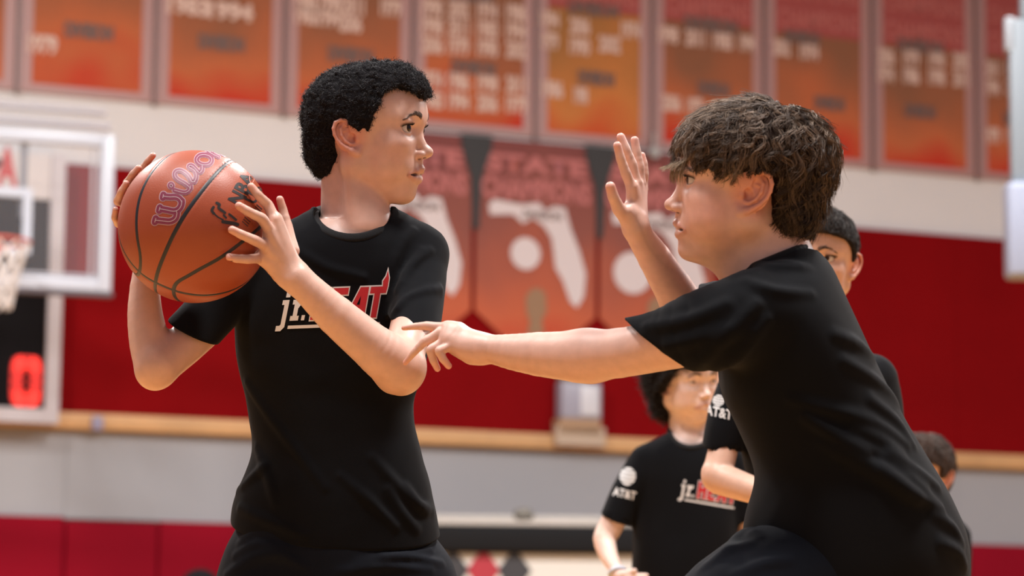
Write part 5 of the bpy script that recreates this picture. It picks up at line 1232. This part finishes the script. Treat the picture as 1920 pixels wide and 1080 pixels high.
def torso_person(label, D, Fo, yaw, up, sc, opt, sk, secs, arms, sleeves, chips, floorx, neck, hips=None, gaze=None, h=.0036):
    root = thing('person', W(floorx, 1251 + .65 * FPX / D, D) * [1, 1, 0], label, 'person')
    F = Frame(W(*Fo, D), dirc(math.sin(yaw), 0, math.cos(yaw)), up, sc)
    B = SDF(); head_sdf(B, F, opt); B.cap(F(-.022, 0, -.05), neck[0], .044 * sc, .050 * sc, .02)
    loft(B, D, secs, .01, dq=.012)
    for a in arms: chn(B, D, a, .010 if len(a) > 2 else .004)
    yb = secs[-1][0]; xl, xr = secs[-1][1], secs[-1][2]; q = (xr - xl) * .23; fy = 1251 + .65 * FPX / D
    for s_ in (-1, 1):
        hx = (xl + xr) / 2 + s_ * q
        legs(B, None, None, root, D, W(hx, yb, D), W(hx + s_ * 8, (yb + fy) / 2, D), W(hx + s_ * 10, fy - .06 * FPX / D, D), (.075, .052, .034))
        shoe(root, W(hx + s_ * 10, fy - .06 * FPX / D, D), dirc(s_ * .2, 0, 1), .95)
    inh = lambda P, e=0: (np.linalg.norm(P - F.o, axis=1) < .150 + e)
    V, Q = merge([B.mesh(.0021, F.o - .153, F.o + .153, keep=lambda P: inh(P, .001)), B.mesh(h, keep=lambda P: ~inh(P, -.001))])
    link('body', arr_mesh('body', V, Q, tint(B, V, sk)), M_skin, root, True)
    eyes(F, root, gaze if gaze is not None else F.f)
    S = SDF(); loft(S, D, secs, .01)
    for pts, cut, carve in sleeves:
        SL = SDF(); chn(SL, D, pts, .01)
        if cut: cutplane(SL, *cut)
        S.add((SL.ev, W(pts[1][0], pts[1][1], D - pts[1][2]), .22), .015)
        if carve: chn(S, D, carve, .002, 's')
    S0 = SDF(); S0.pr = list(S.pr); S.cap(F(-.02, 0, -.06), neck[0], .050 * sc, .050 * sc, .004, 's'); nx, ny, rx, ry = neck[4]; px1 = D / FPX; S.add(f_ell(W(nx, ny, D - .03), AX, ((rx - 2) * px1, (ry - 2) * px1, .11)), .003, 's')
    S.disp = lambda P: (.003 * snoise(P, 22, int(Fo[0])) + .001 * snoise(P, 60, 3)).astype(np.float32)
    V, Q = surf_only(None, *S.mesh(h), mn=1500); sh = link('t_shirt', arr_mesh('t_shirt', V, Q), M_black, root, True)
    CO = collar_sdf(S0, nx, ny, rx, ry, rx * .3, lambda sn: D + .01 - .045 * sn, D - .35, 2.6, .0036)
    V, Q = CO.mesh(.003); link('collar', arr_mesh('collar', V, Q), M_collar, sh, True)
    P_ = SDF(); px_ = lambda y: y; lo = secs[-1]
    loft(P_, D, [(lo[0] - 40, lo[1] + 6, lo[2] - 6, lo[3], lo[4] - .005), (lo[0] + 60, lo[1] - 6, lo[2] + 6, lo[3], lo[4] + .005)], .01)
    for s_ in (-1, 1): P_.cap(W((xl + xr) / 2 + s_ * q, yb + 20, D), W((xl + xr) / 2 + s_ * (q + 8), (yb + fy) / 2 - 20, D), .090, .085, .02)
    V, Q = P_.mesh(.007); link('shorts', arr_mesh('shorts', V, Q), M_navy, root, True)
    return root, F, B, S, sh
def boy3():
    D = 5.5; p = FPX / D
    nk = W(1535, 640, D)
    secs = [(648, 1490, 1580, 0, .05), (660, 1440, 1625, 0, .07), (680, 1395, 1655, 0, .085), (715, 1370, 1676, 0, .095), (790, 1380, 1688, 0, .10), (900, 1400, 1680, 0, .10), (1050, 1400, 1690, 0, .10), (1150, 1400, 1690, 0, .10)]
    armR = [(1385, 705, 0, 40), (1368, 790, .02, 29), (1350, 868, .05, 28), (1346, 893, .06, 31), (1372, 905, .08, 29), (1430, 925, .13, 24), (1490, 945, .17, 19), (1530, 955, .19, 17)]
    armL = [(1640, 715, 0, 34), (1650, 800, -.01, 27), (1640, 905, -.01, 27), (1600, 950, .08, 24), (1560, 960, .14, 18)]
    hand = [[(1525, 955, .19, 17), (1565 + 3 * i, 948 + 9 * i, .19, 7)] for i in range(4)] + [[(1525, 950, .19, 12), (1545, 932, .20, 8)]]
    sl = [([(1400, 705, 0, 50), (1372, 780, .02, 42), (1352, 850, .03, 38)], (W(1322, 826, D), W(1388, 838, D), W(1352, 846, D - .06), W(1400, 700, D)), [(1357, 826, .032, 32), (1349, 880, .045, 32)]),
          ([(1636, 712, 0, 48), (1650, 780, -.01, 40), (1652, 850, -.01, 38)], (W(1620, 835, D), W(1700, 835, D), W(1660, 842, D - .06), W(1640, 700, D)), [(1652, 828, -.01, 32), (1652, 900, -.01, 32)])]
    root, F, B, S, sh = torso_person('boy with short straight dark hair standing behind the defender, half his face hidden', D, (1531, 484), math.radians(-14), dirc(.03, 1, 0), .98, dict(mouth=.0004, ear=.62), SK3, secs, [armR, armL] + hand, sl, None, 1535, (nk, .057, .0, .012, (1535, 632, 56, 34)), gaze=dirc(-.35, 0, 1))
    brows(B, F, root, (.06, .04, .03), 110, rad=.00022); lashes(F, root)
    cropped_hair(F, root, (.022, .016, .014), [((-.004, 0, .026), (.098, .081, .077)), ((.034, 0, .046), (.062, .066, .048)), ((-.045, 0, -.02), (.050, .058, .055))],
                 [-.09, -.06, -.03, -.008, -.004, .02, .036, .046, .052, .058], [-.06, -.05, -.04, -.034, .016, .026, .045, .075, .092, .13], -.072, 1500, (.012, .028), .0004, .0012, 120, 51, B=B, strand_col=(.032, .024, .020))
    sphere_logo('globe_mark', sh, S, affine((1347, 751), (11, 2), (2, -11)), M_white_ink, 5.1)
    print_text('sleeve_lettering', sh, S, 'AT&T', M_white_ink, affine((1322, 776), (20, 4.5), (3, -25)), bold=.03, d0=5.1, off=.001)
    adopt(root)
def boy4():
    D = 6.6
    nk = W(1293, 828, D)
    secs = [(806, 1262, 1325, 0, .045), (822, 1225, 1350, 0, .06), (845, 1196, 1370, 0, .072), (880, 1184, 1385, 0, .08), (960, 1190, 1388, 0, .085), (1080, 1186, 1392, 0, .088), (1160, 1184, 1396, 0, .09)]
    armR = [(1205, 870, 0, 27), (1172, 930, .01, 25), (1146, 985, .02, 23), (1134, 1010, .03, 21.5), (1140, 1038, .06, 18), (1152, 1062, .10, 13.5), (1160, 1078, .12, 12.5)]
    armL = [(1375, 870, 0, 27), (1398, 940, 0, 24), (1404, 1010, .0, 20), (1408, 1075, .02, 15), (1408, 1120, .03, 12)]
    hand = [[(1160, 1080, .12, 13), (1180, 1084, .14, 13)]] + [[(1180, 1082, .14, 8), (1212 - 3 * i, 1079 + 6 * i, .15, 4.6)] for i in range(4)] + [[(1172, 1076, .14, 7), (1190, 1070, .15, 5)]] + [[(1408, 1120, .03, 12), (1400 + 5 * k, 1150, .04, 4.6)] for k in range(4)] + [[(1404, 1120, .04, 8), (1394, 1136, .05, 5)]]
    sl = [([(1215, 868, 0, 36), (1178, 925, .01, 32), (1150, 985, .02, 30)], (W(1128, 960, D), W(1190, 984, D), W(1156, 980, D - .05), W(1215, 868, D)), [(1154, 973, .022, 25), (1132, 1015, .03, 25)]),
          ([(1365, 868, 0, 36), (1392, 930, 0, 31), (1400, 990, .0, 30)], (W(1370, 984, D), W(1430, 972, D), W(1400, 982, D - .05), W(1365, 868, D)), [(1397, 965, .0, 25), (1402, 1020, .0, 25)])]
    root, F, B, S, sh = torso_person('small boy with a dark curly mop of hair, below the outstretched arm', D, (1289, 713), math.radians(30), dirc(-.05, 1, 0), .88, dict(mouth=.0006, chub=.005, lid=.0026), SK4, secs, [armR, armL] + hand, sl, None, 1290, (nk, .050, .0, .012, (1296, 806, 41, 33)), gaze=dirc(.6, -.25, 1))
    brows(B, F, root, (.03, .02, .014), 120)
    cropped_hair(F, root, (.012, .009, .009), [((-.022, 0, .028), (.112, .108, .086)), ((.030, 0, .052), (.066, .076, .050)), ((-.045, 0, -.045), (.066, .090, .066))],
                 [-.12, -.08, -.05, -.03, -.005, .01, .024, .034, .040, .046], [-.03, -.022, -.010, -.004, .018, .038, .050, .070, .09, .13], -.108, 4500, .035, .0007, .006, 70, 61, curly=True, h=.0045, ears=False, B=B, strand_col=(.022, .017, .015))
    sphere_logo('globe_mark', sh, S, affine((1177, 893), (15, 3), (3, -17)), M_white_ink, 6.2)
    print_text('sleeve_lettering', sh, S, 'AT&T', M_white_ink, affine((1149, 928), (17, 3.8), (3, -21)), bold=.03, d0=6.2, off=.001)
    chest_mark(sh, S, (1306, 934), (9.5, 1.6), (.6, -14), 6.2)
    BR_ = SDF(); c = W(1157, 1073, D - .115); ax = unit(W(1160, 1082, D - .12) - W(1152, 1062, D - .10)); u_ = unit(np.cross(ax, CF)); v_ = np.cross(ax, u_)
    rg = [c + (u_ * math.cos(a) + v_ * math.sin(a)) * .0172 for a in np.linspace(0, 6.283, 21)[:-1]]
    for i in range(20): BR_.cap(rg[i], rg[(i + 1) % 20], .0045, None, .003)
    V, Q = BR_.mesh(.0022); link('wristband', arr_mesh('wristband', V, Q), mat('pale_wristband', (.52, .56, .66), rough=.5), root, True)
    adopt(root)
def boy5():
    D = 7.4
    nk = W(1728, 965, D)
    secs = [(952, 1700, 1760, 0, .05), (968, 1665, 1795, 0, .06), (990, 1640, 1820, 0, .08), (1030, 1635, 1822, 0, .085), (1150, 1640, 1815, 0, .09), (1240, 1640, 1815, 0, .09)]
    sl = [([(1660, 1000, 0, 32), (1648, 1050, 0, 28), (1640, 1100, 0, 27)], None, None), ([(1770, 1010, 0, 30), (1775, 1050, 0, 27), (1770, 1100, .02, 26)], None, None)]
    armR = [(1655, 1010, 0, 25), (1640, 1110, 0, 22), (1650, 1190, .06, 16), (1670, 1210, .1, 12)]; armL = [(1770, 1020, 0, 24), (1768, 1110, 0, 21), (1755, 1190, .06, 16), (1740, 1210, .1, 12)]
    hand = [[(x, 1210, .1, 10), (x + s_ * 10 + i * 4, 1232, .11, 4.5)] for x, s_ in ((1670, 0), (1735, 0)) for i in range(4)]
    root, F, B, S, sh = torso_person('person with short dark brown hair, mostly hidden behind the defender\'s back at right', D, (1728, 887), math.radians(-30), dirc(0, 1, 0), .95, dict(mouth=.0002), SK3, secs, [armR, armL] + hand, sl, None, 1728, (nk, .052, 0, .01, (1728, 954, 38, 26)), h=.006)
    cropped_hair(F, root, (.040, .024, .018), [((-.008, 0, .028), (.104, .086, .082)), ((.034, 0, .048), (.062, .066, .048)), ((-.045, 0, -.02), (.050, .066, .055))],
                 [-.09, -.06, -.03, -.012, -.008, .02, .03, .036, .044], [-.06, -.05, -.04, -.034, .03, .036, .06, .09, .13], -.07, 900, (.02, .04), .0006, .003, 100, 71, B=B, strand_col=(.06, .038, .028), h=.005)
    adopt(root)
boy3(); boy4(); boy5()
